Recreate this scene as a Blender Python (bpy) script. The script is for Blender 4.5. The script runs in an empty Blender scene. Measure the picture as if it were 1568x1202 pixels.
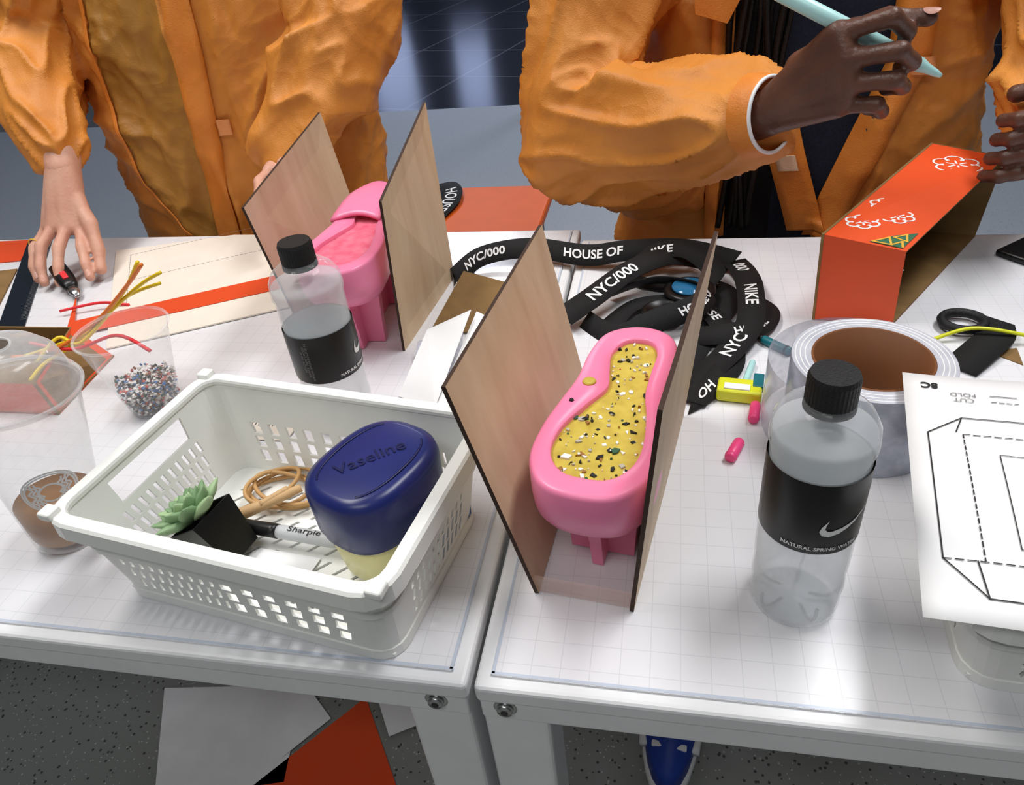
import bpy, bmesh, math, random
from mathutils import Vector, Matrix, noise
from mathutils.bvhtree import BVHTree
random.seed(7)
T=0.80
scn=bpy.context.scene
scn.view_settings.view_transform='Standard'
COL=bpy.context.collection
def P(x,y,z): return Vector((x/1000,y/1000,T+z/1000))
# ---------------------------------------------------------------- camera
R=Vector((0.9788,0.1791,-0.0991)); R.normalize()
D=Vector((0.0275,-0.5936,-0.8039)); D=(D-R*D.dot(R)).normalized()
F=R.cross(D)
if F.y<0: F=-F
cam=bpy.data.cameras.new('camera'); co=bpy.data.objects.new('camera',cam); COL.objects.link(co)
cam.lens=1130/1568*36; cam.sensor_width=36; cam.clip_start=0.01
C=Vector((0.125,-0.269,T+0.45))
co.matrix_world=Matrix(((R.x,-D.x,-F.x,C.x),(R.y,-D.y,-F.y,C.y),(R.z,-D.z,-F.z,C.z),(0,0,0,1)))
scn.camera=co
# ---------------------------------------------------------------- materials
def hx(h):
    r=[int(h[i:i+2],16)/255 for i in (0,2,4)]
    return tuple((c/12.92 if c<=.04045 else ((c+.055)/1.055)**2.4) for c in r)+(1,)
def nd(nt,t,**k):
    n=nt.nodes.new(t)
    for a,b in k.items(): setattr(n,a,b)
    return n
def mat(name,c,rough=.5,metal=0,c2=None,scale=20,stretch=(1,1,1),bump=0,bscale=80,trans=0,ior=1.45,sss=0,coat=0,emit=0,detail=4,contrast=(.3,.7),sheen=0,crumple=0):
    m=bpy.data.materials.new(name); m.use_nodes=True; nt=m.node_tree
    b=nt.nodes['Principled BSDF']; b.inputs['Roughness'].default_value=rough; b.inputs['Metallic'].default_value=metal
    b.inputs['Transmission Weight'].default_value=trans; b.inputs['IOR'].default_value=ior
    b.inputs['Subsurface Weight'].default_value=sss
    if sss: b.inputs['Subsurface Radius'].default_value=(.01,.004,.003)
    b.inputs['Coat Weight'].default_value=coat
    tc=nd(nt,'ShaderNodeTexCoord'); mp=nd(nt,'ShaderNodeMapping'); mp.inputs['Scale'].default_value=stretch
    nt.links.new(tc.outputs['Object'],mp.inputs['Vector'])
    nz=nd(nt,'ShaderNodeTexNoise'); nz.inputs['Scale'].default_value=scale; nz.inputs['Detail'].default_value=detail
    nt.links.new(mp.outputs[0],nz.inputs['Vector'])
    cr=nd(nt,'ShaderNodeValToRGB'); cr.color_ramp.elements[0].position=contrast[0]; cr.color_ramp.elements[1].position=contrast[1]
    a=hx(c); d=hx(c2) if c2 else tuple(x*.93 for x in a[:3])+(1,)
    cr.color_ramp.elements[0].color=a; cr.color_ramp.elements[1].color=d
    nt.links.new(nz.outputs['Fac'],cr.inputs['Fac']); nt.links.new(cr.outputs[0],b.inputs['Base Color'])
    last=None
    if bump:
        n2=nd(nt,'ShaderNodeTexNoise'); n2.inputs['Scale'].default_value=bscale; nt.links.new(tc.outputs['Object'],n2.inputs['Vector'])
        bp=nd(nt,'ShaderNodeBump'); bp.inputs['Strength'].default_value=bump; bp.inputs['Distance'].default_value=.002
        nt.links.new(n2.outputs['Fac'],bp.inputs['Height']); last=bp
    if crumple:
        wn=nd(nt,'ShaderNodeTexNoise'); wn.inputs['Scale'].default_value=6; nt.links.new(tc.outputs['Object'],wn.inputs['Vector'])
        mv=nd(nt,'ShaderNodeVectorMath',operation='SCALE'); mv.inputs['Scale'].default_value=.2; nt.links.new(wn.outputs['Color'],mv.inputs[0])
        av=nd(nt,'ShaderNodeVectorMath',operation='ADD'); nt.links.new(tc.outputs['Object'],av.inputs[0]); nt.links.new(mv.outputs[0],av.inputs[1])
        for sc,ds in ((15,.012),(38,.005)):
            v=nd(nt,'ShaderNodeTexVoronoi'); v.feature='F1'; v.inputs['Scale'].default_value=sc; nt.links.new(av.outputs[0],v.inputs['Vector'])
            bp=nd(nt,'ShaderNodeBump'); bp.inputs['Strength'].default_value=crumple; bp.inputs['Distance'].default_value=ds
            nt.links.new(v.outputs['Distance'],bp.inputs['Height'])
            if last: nt.links.new(last.outputs[0],bp.inputs['Normal'])
            last=bp
    if last: nt.links.new(last.outputs[0],b.inputs['Normal'])
    if emit:
        b.inputs['Emission Color'].default_value=a; b.inputs['Emission Strength'].default_value=emit
    return m
def clearmat(name,tint='FFFFFF',base=.1,rough=.05,edge=.55):
    m=bpy.data.materials.new(name); m.use_nodes=True; nt=m.node_tree
    b=nt.nodes['Principled BSDF']; b.inputs['Base Color'].default_value=hx(tint); b.inputs['Roughness'].default_value=rough
    tr=nd(nt,'ShaderNodeBsdfTransparent'); mx=nd(nt,'ShaderNodeMixShader')
    fr=nd(nt,'ShaderNodeLayerWeight'); fr.inputs['Blend'].default_value=.35
    pw=nd(nt,'ShaderNodeMath',operation='POWER'); pw.inputs[1].default_value=3; nt.links.new(fr.outputs['Facing'],pw.inputs[0])
    ml=nd(nt,'ShaderNodeMath',operation='MULTIPLY'); ml.inputs[1].default_value=edge; nt.links.new(pw.outputs[0],ml.inputs[0])
    nz=nd(nt,'ShaderNodeTexNoise'); nz.inputs['Scale'].default_value=12
    ad=nd(nt,'ShaderNodeMath',operation='MULTIPLY_ADD'); ad.inputs[1].default_value=base*.6; ad.inputs[2].default_value=base*.7
    nt.links.new(nz.outputs['Fac'],ad.inputs[0])
    a2=nd(nt,'ShaderNodeMath',operation='ADD',use_clamp=True); nt.links.new(ml.outputs[0],a2.inputs[0]); nt.links.new(ad.outputs[0],a2.inputs[1])
    nt.links.new(a2.outputs[0],mx.inputs[0]); nt.links.new(tr.outputs[0],mx.inputs[1]); nt.links.new(b.outputs[0],mx.inputs[2])
    nt.links.new(mx.outputs[0],nt.nodes['Material Output'].inputs[0]); return m
def watermat(name,tint='FFFFFF',f=.35,ior=1.33,white_lift=.14):
    m=bpy.data.materials.new(name); m.use_nodes=True; nt=m.node_tree
    b=nt.nodes['Principled BSDF']; b.inputs['Base Color'].default_value=hx(tint); b.inputs['Roughness'].default_value=.02
    b.inputs['Transmission Weight'].default_value=1; b.inputs['IOR'].default_value=ior
    tr=nd(nt,'ShaderNodeBsdfTransparent'); tr.inputs[0].default_value=hx(tint); mx=nd(nt,'ShaderNodeMixShader'); mx.inputs[0].default_value=f
    nz=nd(nt,'ShaderNodeTexNoise'); nz.inputs['Scale'].default_value=35; bp=nd(nt,'ShaderNodeBump'); bp.inputs['Strength'].default_value=.1; bp.inputs['Distance'].default_value=.002
    nt.links.new(nz.outputs['Fac'],bp.inputs['Height']); nt.links.new(bp.outputs[0],b.inputs['Normal'])
    df=nd(nt,'ShaderNodeBsdfDiffuse'); df.inputs[0].default_value=hx('F4F8FA')  # white diffuse mixed in to brighten the water, in place of reflected light
    m2=nd(nt,'ShaderNodeMixShader'); m2.inputs[0].default_value=white_lift
    nt.links.new(b.outputs[0],mx.inputs[1]); nt.links.new(tr.outputs[0],mx.inputs[2])
    nt.links.new(mx.outputs[0],m2.inputs[1]); nt.links.new(df.outputs[0],m2.inputs[2])
    nt.links.new(m2.outputs[0],nt.nodes['Material Output'].inputs[0]); return m
def gridmat(name,base,line,cell,wid,rough,off=(0,0),rot=0,spec=.5,c2=None):
    m=bpy.data.materials.new(name); m.use_nodes=True; nt=m.node_tree; b=nt.nodes['Principled BSDF']
    b.inputs['Roughness'].default_value=rough; b.inputs['Specular IOR Level'].default_value=spec
    tc=nd(nt,'ShaderNodeTexCoord'); mp=nd(nt,'ShaderNodeMapping'); mp.inputs['Rotation'].default_value=(0,0,rot); mp.inputs['Location'].default_value=(off[0],off[1],0)
    nt.links.new(tc.outputs['Object'],mp.inputs[0]); sp=nd(nt,'ShaderNodeSeparateXYZ'); nt.links.new(mp.outputs[0],sp.inputs[0])
    outs=[]
    for ax in (0,1):
        a=nd(nt,'ShaderNodeMath',operation='DIVIDE'); a.inputs[1].default_value=cell; nt.links.new(sp.outputs[ax],a.inputs[0])
        f=nd(nt,'ShaderNodeMath',operation='FRACT'); nt.links.new(a.outputs[0],f.inputs[0])
        l=nd(nt,'ShaderNodeMath',operation='LESS_THAN'); l.inputs[1].default_value=wid/cell; nt.links.new(f.outputs[0],l.inputs[0]); outs.append(l)
    mxm=nd(nt,'ShaderNodeMath',operation='MAXIMUM'); nt.links.new(outs[0].outputs[0],mxm.inputs[0]); nt.links.new(outs[1].outputs[0],mxm.inputs[1])
    nz=nd(nt,'ShaderNodeTexNoise'); nz.inputs['Scale'].default_value=3
    c0=nd(nt,'ShaderNodeMixRGB'); c0.inputs[1].default_value=hx(base); c0.inputs[2].default_value=hx(c2 or base); nt.links.new(nz.outputs['Fac'],c0.inputs[0])
    mc=nd(nt,'ShaderNodeMixRGB'); mc.inputs[2].default_value=hx(line)
    nt.links.new(mxm.outputs[0],mc.inputs[0]); nt.links.new(c0.outputs[0],mc.inputs[1]); nt.links.new(mc.outputs[0],b.inputs['Base Color']); return m
def terrazzo(name,base,chips,scale,rough=.5,dens=.12):
    m=bpy.data.materials.new(name); m.use_nodes=True; nt=m.node_tree; b=nt.nodes['Principled BSDF']; b.inputs['Roughness'].default_value=rough
    tc=nd(nt,'ShaderNodeTexCoord'); prev=None
    basec=nd(nt,'ShaderNodeRGB'); basec.outputs[0].default_value=hx(base); prev=basec.outputs[0]
    for i,ch in enumerate(chips):
        v=nd(nt,'ShaderNodeTexVoronoi'); v.inputs['Scale'].default_value=scale*(1+.3*i); mp=nd(nt,'ShaderNodeMapping'); mp.inputs['Location'].default_value=(i*3.7,i*1.3,0)
        nt.links.new(tc.outputs['Object'],mp.inputs[0]); nt.links.new(mp.outputs[0],v.inputs['Vector'])
        l=nd(nt,'ShaderNodeMath',operation='LESS_THAN'); l.inputs[1].default_value=dens+.07*(i==1); nt.links.new(v.outputs['Distance'],l.inputs[0])
        mc=nd(nt,'ShaderNodeMixRGB'); mc.inputs[2].default_value=hx(ch); nt.links.new(l.outputs[0],mc.inputs[0]); nt.links.new(prev,mc.inputs[1]); prev=mc.outputs[0]
    nt.links.new(prev,b.inputs['Base Color']); return m
M={}
M['white_metal']=mat('painted_white_metal','ECEDEE',.32)
M['mat']=gridmat('gridded_cutting_mat','E9E9EB','D6D7DB',.02,.0006,.22,c2='E2E2E7')
M['matedge']=mat('clear_mat_edge','C6CFDD',.2)
M['steel']=mat('zinc_steel','B8B8B8',.25,1)
M['dark']=mat('dark_socket','2A2A2A',.5)
M['floor']=terrazzo('terrazzo_floor','858883',['AFB2AE','3E403E','C0C2BE'],60)
M['floorfar']=terrazzo('lit_terrazzo','98A0AA',['A9B0BA','858D98'],55)  # same terrazzo, paler and bluer: the light on it is in the colour
M['tile']=gridmat('dark_glazed_tile','12151D','4C515C',.80,.020,.2,off=(.2,.1),rot=math.radians(14),spec=.9,c2='1B202C')
M['wall']=mat('wall_paint','B8BABC',.8); M['wallb']=mat('far_wall_paint','353944',.7); M['ceil']=mat('ceiling_paint','D8D8D8',.9)
M['glow_panel']=mat('added_reflection_glow','C2D2FF',.3,emit=1.6)  # emission for the added panels that reflect in the tiles
M['black']=mat('black_plastic','0C0C0D',.35); M['blackm']=mat('matte_black','101011',.6,bump=.3,bscale=900)
M['blackw']=mat('black_webbing','0B0B0C',.7,bump=.6,bscale=1500)
M['white']=mat('white_print','F2F2F2',.5); M['labelback']=mat('label_backing','E6EAEC',.5)
M['paper']=mat('white_paper','F0F0F0',.7); M['cream']=mat('cream_card','EDE4D6',.7); M['ink']=mat('black_ink','151515',.6)
M['grey']=mat('grey_ink','8A8A8A',.6); M['barrel']=mat('grey_barrel','C3C6C8',.4)
M['basket']=mat('white_polypropylene','F6F7F2',.36)
M['ply']=mat('birch_plywood','DCC4A4',.55,c2='CAAE8C',scale=5,stretch=(9,9,1.2),detail=5,bump=.1,bscale=120)
M['burn']=mat('laser_burnt_edge','3A2416',.7)
M['pink']=mat('pink_silicone','F78BB1',.32,c2='F27EA7',scale=8)
M['pinkfill']=mat('pink_plaster','D8506E',.75,c2='E67E94',scale=60,bump=.6,bscale=200)
M['yellow']=mat('yellow_plaster','CDB84A',.6,c2='B79F38',scale=90,bump=.5,bscale=250)
for n,c in dict(chipk='1A1A1A',chipw='F2EEE8',chipb='9A6A30',chipg='2E5A40',chipr='C2503A',chipu='4A78B0',chiph='B9B4A8').items(): M[n]=mat('chip_'+n[-1],c,.5)
M['box']=mat('orange_printed_card','E8521F',.45); M['kraft']=mat('kraft_cardboard','8A6B3F',.8,c2='7B5E36',scale=40)
M['orangepaper']=mat('orange_paper','DE4A16',.6)
M['suit']=mat('orange_nonwoven','DE9240',.5,c2='CF802E',scale=12,bump=.3,bscale=700,contrast=(.3,.75),crumple=.3)
M['suitb']=mat('orange_nonwoven_over_dark','B88338',.5,c2='9C6A26',scale=16,bump=.3,bscale=700,contrast=(.3,.75),crumple=.4)
M['placket']=mat('orange_placket','E48E3A',.5,c2='D97E2A',scale=20,bump=.3,bscale=500,crumple=.12)
M['velcro']=mat('velcro_tab','E9C6A4',.8,bump=.6,bscale=900); M['velcro2']=mat('velcro_orange','EC9C60',.8,bump=.6,bscale=900)
M['denim']=mat('dark_denim','1A2338',.85,c2='0F1522',scale=300,bump=.3,bscale=900)
M['blackcloth']=mat('black_cloth','0E0E11',.9,bump=.3,bscale=600)
M['skin']=mat('light_skin','D9A890',.5,c2='CB917A',scale=22,bump=.2,bscale=260)
M['skind']=mat('deep_skin','6A4636',.42,c2='52342A',scale=22,bump=.3,bscale=240)
M['nail']=mat('nail','E2B09E',.25); M['naild']=mat('nail_pale','B98A7C',.25)
M['hair']=mat('black_hair','0A0908',.45,bump=.5,bscale=300)
M['eye']=mat('eye_white','E8E6E2',.2); M['lip']=mat('lips','8E4A44',.5)
M['lid']=mat('navy_lid','222B6E',.3,c2='1B245C'); M['lidlogo']=mat('navy_emboss','10174A',.35); M['jar']=mat('cream_jar','E6DFA0',.35)
M['leaf']=mat('succulent_leaf','8CAA80',.5,c2='74966A',scale=30); M['leaftip']=mat('succulent_tip','A8C494',.5)
M['band']=mat('tan_rubber','C69A62',.5); M['stick']=mat('wood_stick','CFA878',.6,scale=40,stretch=(1,6,1))
M['teal']=mat('pale_teal_plastic','B4E4E2',.3); M['tealc']=mat('teal_dark','1E6E78',.35)
M['hot']=mat('hot_pink_plastic','FF4F8E',.35); M['lime']=mat('lime_plastic','DDE02C',.35)
M['wire_y']=mat('yellow_wire','F0D020',.35); M['wire_r']=mat('red_wire','E8323C',.35); M['wire_o']=mat('orange_wire','F08030',.35)
M['tape']=mat('silvery_tape_side','C6CAD6',.25,.5,c2='B0B5C4',scale=120); M['core']=mat('cardboard_core','7A4A26',.6); M['tapetop']=mat('tape_edge','D2D4DC',.35,.2,c2='BEC1CD',scale=60)
M['tapefilm']=clearmat('tape_film','C8CCDA',.5,.15)
M['clear']=clearmat('clear_plastic','F4F6F8',.15,.05,.8); M['cleard']=clearmat('clear_lid','F4F4F4',.30,.1,.8); M['bottle']=clearmat('bottle_pet','F2F6F8',.10,.03,.8)
M['acrylic']=clearmat('clear_acrylic','F4D9C8',.2)
M['coffee']=mat('milky_coffee','8E5E30',.25,c2='B4875A',scale=25)
M['water']=watermat('spring_water','FCFDFE',.85,white_lift=.30)
M['ruler']=mat('anodised_ruler','26303C',.35,.6); M['blue']=mat('blue_card','1E5AA8',.5); M['green']=mat('green_print','2E6A4C',.5); M['gold']=mat('gold_print','E8B23A',.5)
M['shoeblue']=mat('royal_blue','1E3FA0',.5); M['trousers']=mat('charcoal_trousers','22242A',.85)
M['glassblue']=mat('blue_reflection_lens','2C6C96',.1); M['orange_seat']=mat('orange_seat','DD5F14',.5)  # lens blue is a glass reflection put into the colour
# ---------------------------------------------------------------- mesh helpers
def grp(name,loc=(0,0,0)):
    e=bpy.data.objects.new(name,None); e.empty_display_size=.05; e.location=loc; COL.objects.link(e); return e
def add(ob,parent):
    COL.objects.link(ob)
    if parent:
        ob.parent=parent; ob.matrix_parent_inverse=Matrix.Translation(parent.location).inverted()
    return ob
def mk(name,verts,faces,mats,parent=None,smooth=False,idx=None,M4=None):
    me=bpy.data.meshes.new(name); me.from_pydata([tuple(v) for v in verts],[],faces)
    if not isinstance(mats,(list,tuple)): mats=[mats]
    for m in mats: me.materials.append(M[m])
    if M4 is not None: me.transform(M4)
    for i,p in enumerate(me.polygons):
        p.use_smooth=smooth
        if idx: p.material_index=idx[i]
    bm=bmesh.new(); bm.from_mesh(me); bmesh.ops.recalc_face_normals(bm,faces=bm.faces); bm.to_mesh(me); bm.free()
    me.update(); ob=bpy.data.objects.new(name,me); return add(ob,parent)
def apply(ob):
    dg=bpy.context.evaluated_depsgraph_get(); dg.update()
    me=bpy.data.meshes.new_from_object(ob.evaluated_get(dg)); ob.modifiers.clear(); old=ob.data; ob.data=me; return ob
def loft(name,rings,mats,parent=None,smooth=True,cap0=True,cap1=True,M4=None,idxf=None):
    n=len(rings[0]); V=[p for r in rings for p in r]; Fs=[];ix=[]
    for i in range(len(rings)-1):
        for j in range(n):
            Fs.append((i*n+j,i*n+(j+1)%n,(i+1)*n+(j+1)%n,(i+1)*n+j)); ix.append(idxf(i) if idxf else 0)
    if cap0: Fs.append(tuple(range(n))[::-1]); ix.append(idxf(-1) if idxf else 0)
    if cap1: Fs.append(tuple(range((len(rings)-1)*n,len(rings)*n))); ix.append(idxf(len(rings)) if idxf else 0)
    return mk(name,V,Fs,mats,parent,smooth,ix,M4)
def lathe(name,prof,c,mats,parent=None,seg=48,M4=None,cap0=True,cap1=True,idxf=None,smooth=True):
    rings=[[Vector((c[0]+r*math.cos(2*math.pi*k/seg),c[1]+r*math.sin(2*math.pi*k/seg),c[2]+z)) for k in range(seg)] for r,z in prof]
    return loft(name,rings,mats,parent,smooth,cap0,cap1,M4,idxf)
def box(name,c,s,mats,parent=None,rz=0,bev=.0,M4=None,rot=None):
    bm=bmesh.new(); bmesh.ops.create_cube(bm,size=1); bmesh.ops.scale(bm,vec=s,verts=bm.verts)
    if bev: bmesh.ops.bevel(bm,geom=bm.edges[:],offset=bev,segments=3,affect='EDGES',profile=.5)
    me=bpy.data.meshes.new(name); m=Matrix.Translation(c)@(rot.to_4x4() if rot else Matrix.Rotation(rz,4,'Z'))
    if M4 is not None: m=M4@m
    bm.transform(m); bm.to_mesh(me); bm.free(); me.materials.append(M[mats])
    return add(bpy.data.objects.new(name,me),parent)
def cat(pts,n=8,closed=False):
    out=[];N=len(pts)
    rng=range(N) if closed else range(N-1)
    for i in rng:
        if closed: p=[pts[(i+k-1)%N] for k in range(4)]
        else: p=[pts[max(0,i-1)],pts[i],pts[i+1],pts[min(N-1,i+2)]]
        for k in range(n):
            t=k/n; out.append(.5*((2*p[1])+(p[2]-p[0])*t+(2*p[0]-5*p[1]+4*p[2]-p[3])*t*t+(3*p[1]-p[0]-3*p[2]+p[3])*t**3))
    if not closed: out.append(pts[-1].copy())
    return out
def tube(name,pts,r,mats,parent=None,seg=8,smoothn=6,closed=False,radii=None):
    pts=[Vector(p) for p in pts]; c=cat(pts,smoothn,closed) if smoothn else pts
    n=len(c); rings=[]; prev=None
    for i in range(n):
        t=(c[(i+1)%n]-c[i-1]) if closed else (c[min(n-1,i+1)]-c[max(0,i-1)])
        t.normalize()
        if prev is None:
            u=t.orthogonal().normalized()
        else: u=(prev-t*prev.dot(t)).normalized()
        prev=u; w=t.cross(u); rr=r if radii is None else radii[0]+(radii[1]-radii[0])*i/(n-1)
        rings.append([c[i]+(u*math.cos(a)+w*math.sin(a))*rr for a in [2*math.pi*k/seg for k in range(seg)]])
    if closed: rings.append(rings[0]); return loft(name,rings,mats,parent,True,False,False)
    return loft(name,rings,mats,parent)
ICO=None
def ico():
    global ICO
    if ICO is None:
        bm=bmesh.new(); bmesh.ops.create_icosphere(bm,subdivisions=3,radius=1); ICO=[v.co.copy() for v in bm.verts]; bm.free()
    return ICO
def blob(name,hulls,vox,sm,mats,parent,disp=None,matf=None):
    bm=bmesh.new()
    for h in hulls:
        vs=[]
        for p,r in h:
            rr=r if isinstance(r,(tuple,list)) else (r,r,r)
            for q in ico(): vs.append(bm.verts.new((p[0]+q.x*rr[0],p[1]+q.y*rr[1],p[2]+q.z*rr[2])))
        res=bmesh.ops.convex_hull(bm,input=vs)
        kill=[g for g in res['geom_interior'] if isinstance(g,bmesh.types.BMVert)]
        bmesh.ops.delete(bm,geom=kill,context='VERTS')
    me=bpy.data.meshes.new(name); bm.to_mesh(me); bm.free()
    ob=bpy.data.objects.new(name,me); COL.objects.link(ob)
    m=ob.modifiers.new('r','REMESH'); m.mode='VOXEL'; m.voxel_size=vox
    s=ob.modifiers.new('s','SMOOTH'); s.factor=.5; s.iterations=sm
    apply(ob); me=ob.data
    if disp:
        nr=[v.normal.copy() for v in me.vertices]
        for v,n in zip(me.vertices,nr): v.co=v.co+disp(v.co,n)
    if not isinstance(mats,(list,tuple)): mats=[mats]
    me.materials.clear()
    for k in mats: me.materials.append(M[k])
    for p in me.polygons:
        p.use_smooth=True
        p.material_index=matf(p.center,p.normal) if matf else 0
    me.update()
    COL.objects.unlink(ob); return add(ob,parent)
def text2d(body,size,bold=0):
    cu=bpy.data.curves.new('t','FONT'); cu.body=body; cu.size=size; cu.align_x='CENTER'; cu.align_y='CENTER'; cu.offset=bold; cu.resolution_u=3
    ob=bpy.data.objects.new('t',cu); COL.objects.link(ob)
    dg=bpy.context.evaluated_depsgraph_get(); dg.update(); me=bpy.data.meshes.new_from_object(ob.evaluated_get(dg))
    V=[v.co.copy() for v in me.vertices]; Fs=[tuple(p.vertices) for p in me.polygons]
    bpy.data.objects.remove(ob); bpy.data.meshes.remove(me); return V,Fs
def text(name,body,size,mapf,m,parent,bold=0):
    V,Fs=text2d(body,size,bold); return mk(name,[mapf(v.x,v.y) for v in V],Fs,m,parent)
def cylmap(c,r,z0,a0):
    return lambda x,y: Vector((c[0]+r*math.cos(a0+x/r),c[1]+r*math.sin(a0+x/r),z0+y))
def flatmap(o,ux,uy):
    o=Vector(o); ux=Vector(ux).normalized(); uy=Vector(uy).normalized(); return lambda x,y: o+ux*x+uy*y
def lines(name,polys,w,mapf,m,parent):
    V=[];Fs=[]
    for pl in polys:
        for a,b in zip(pl[:-1],pl[1:]):
            a=Vector(a);b=Vector(b); d=(b-a).normalized(); n=Vector((-d.y,d.x))*w/2; k=len(V)
            for q in (a-n-d*w/2,b-n+d*w/2,b+n+d*w/2,a+n-d*w/2): V.append(mapf(q.x,q.y))
            Fs.append((k,k+1,k+2,k+3))
    return mk(name,V,Fs,m,parent)
def dash(a,b,l,g):
    a=Vector(a);b=Vector(b);L=(b-a).length;d=(b-a)/L;o=[];t=0
    while t<L: o.append([tuple(a+d*t),tuple(a+d*min(L,t+l))]); t+=l+g
    return o
def sheet(name,corners,th,m,parent=None,sub=1):
    c=[Vector(p) for p in corners]; n=(c[1]-c[0]).cross(c[-1]-c[0]).normalized()*th; k=len(c)
    V=c+[p+n for p in c]; Fs=[tuple(range(k))[::-1],tuple(range(k,2*k))]+[(i,(i+1)%k,k+(i+1)%k,k+i) for i in range(k)]
    return mk(name,V,Fs,m,parent)
# ---------------------------------------------------------------- room
def flat(name,x0,x1,y0,y1,z,m): return mk(name,[(x0,y0,z),(x1,y0,z),(x1,y1,z),(x0,y1,z)],[(0,1,2,3)],m)
fl=grp('floor')
for n,(y0,y1),m in (('terrazzo_near',(-3,1.3),'floor'),('terrazzo_far',(1.3,4.38),'floorfar'),('glazed_tiles',(4.38,11),'tile')):
    o=flat(n,-6,6,y0,y1,0,m); COL.objects.unlink(o); add(o,fl)
flat('ceiling',-6,6,-3,11,3.3,'ceil')
mk('wall_back',[(-6,11,0),(6,11,0),(6,11,3.3),(-6,11,3.3)],[(0,1,2,3)],'wallb')
mk('wall_front',[(-6,-3,0),(6,-3,0),(6,-3,3.3),(-6,-3,3.3)],[(0,1,2,3)],'wall')
mk('wall_left',[(-6,-3,0),(-6,11,0),(-6,11,3.3),(-6,-3,3.3)],[(0,1,2,3)],'wall')
mk('wall_right',[(6,-3,0),(6,11,0),(6,11,3.3),(6,-3,3.3)],[(0,1,2,3)],'wall')
for i,(x,w,z0,z1) in enumerate(((-4.0,.7,.7,2.3),(-2.75,.5,.9,2.2),(-1.55,.28,1.2,2.3),(.4,.9,.5,2.2))):  # added glowing panels, out of view, giving the dark tiles bright reflections
    g=grp('glow_panel_%d'%(i+1),(x,10.97,(z0+z1)/2)); box('glow_face',(x,10.97,(z0+z1)/2),(w,.02,z1-z0),'glow_panel',g)
    for s in (-1,1): box('panel_side',(x+s*(w/2+.02),10.965,(z0+z1)/2),(.04,.05,z1-z0+.08),'black',g)
    for zz in (z0-.02,z1+.02): box('panel_bar',(x,10.965,zz),(w+.08,.05,.04),'black',g)
dp=grp('door_post',(-.60,4.45,0))
box('post',(-.60,4.45,1.6),(.09,.09,3.2),'black',dp,bev=.004); box('post_foot',(-.60,4.45,.02),(.14,.14,.04),'black',dp,bev=.004)
# ---------------------------------------------------------------- tables
def table(name,x0,x1,depth,sx):
    g=grp(name,((x0+x1)/2,depth/2,T)); w=x1-x0; cx=(x0+x1)/2
    box('top_slab',(cx,depth/2,T-.011),(w,depth,.018),'white_metal',g,bev=.004)
    box('cutting_mat',(cx,depth/2,T-.001),(w-.024,depth-.02,.002),'mat',g)
    for nm,c,s in (('mat_edge_front',(cx,.0115,T-.0009),(w-.022,.0022,.0022)),('mat_edge_left',(x0+.0125,depth/2,T-.0009),(.0022,depth-.022,.0022)),('mat_edge_right',(x1-.0125,depth/2,T-.0009),(.0022,depth-.022,.0022))):
        box(nm,c,s,'matedge',g)
    for nm,y in (('apron_front',.012),('apron_back',depth-.012)): box(nm,(cx,y,T-.030),(w-.004,.02,.022),'white_metal',g,bev=.002)
    for nm,x in (('apron_left',x0+.014),('apron_right',x1-.014)): box(nm,(x,depth/2,T-.030),(.02,depth-.04,.022),'white_metal',g,bev=.002)
    i=1
    for x in (x0+.026,x1-.026):
        for y in (.024,depth-.024):
            box('leg_%d'%i,(x,y,(T-.02)/2),(.048,.042,T-.02),'white_metal',g,bev=.004); i+=1
            if y<.1:
                xx=x-.006 if x<cx else x+.001
                for k,(r,h,m) in enumerate(((.0085,.0015,'steel'),(.006,.005,'steel'),(.003,.0055,'dark'))):
                    lathe('bolt_%d_%d'%(i,k),[(r,0),(r,h*.7),(r*.85,h)],(0,0,0),m,g,seg=20,M4=Matrix.Translation((xx,.003,T-.026))@Matrix.Rotation(math.radians(90),4,'X'))
table('work_table',-1.28,-.0025,.742,1)
table('work_table',.0025,1.28,.705,1)
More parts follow.
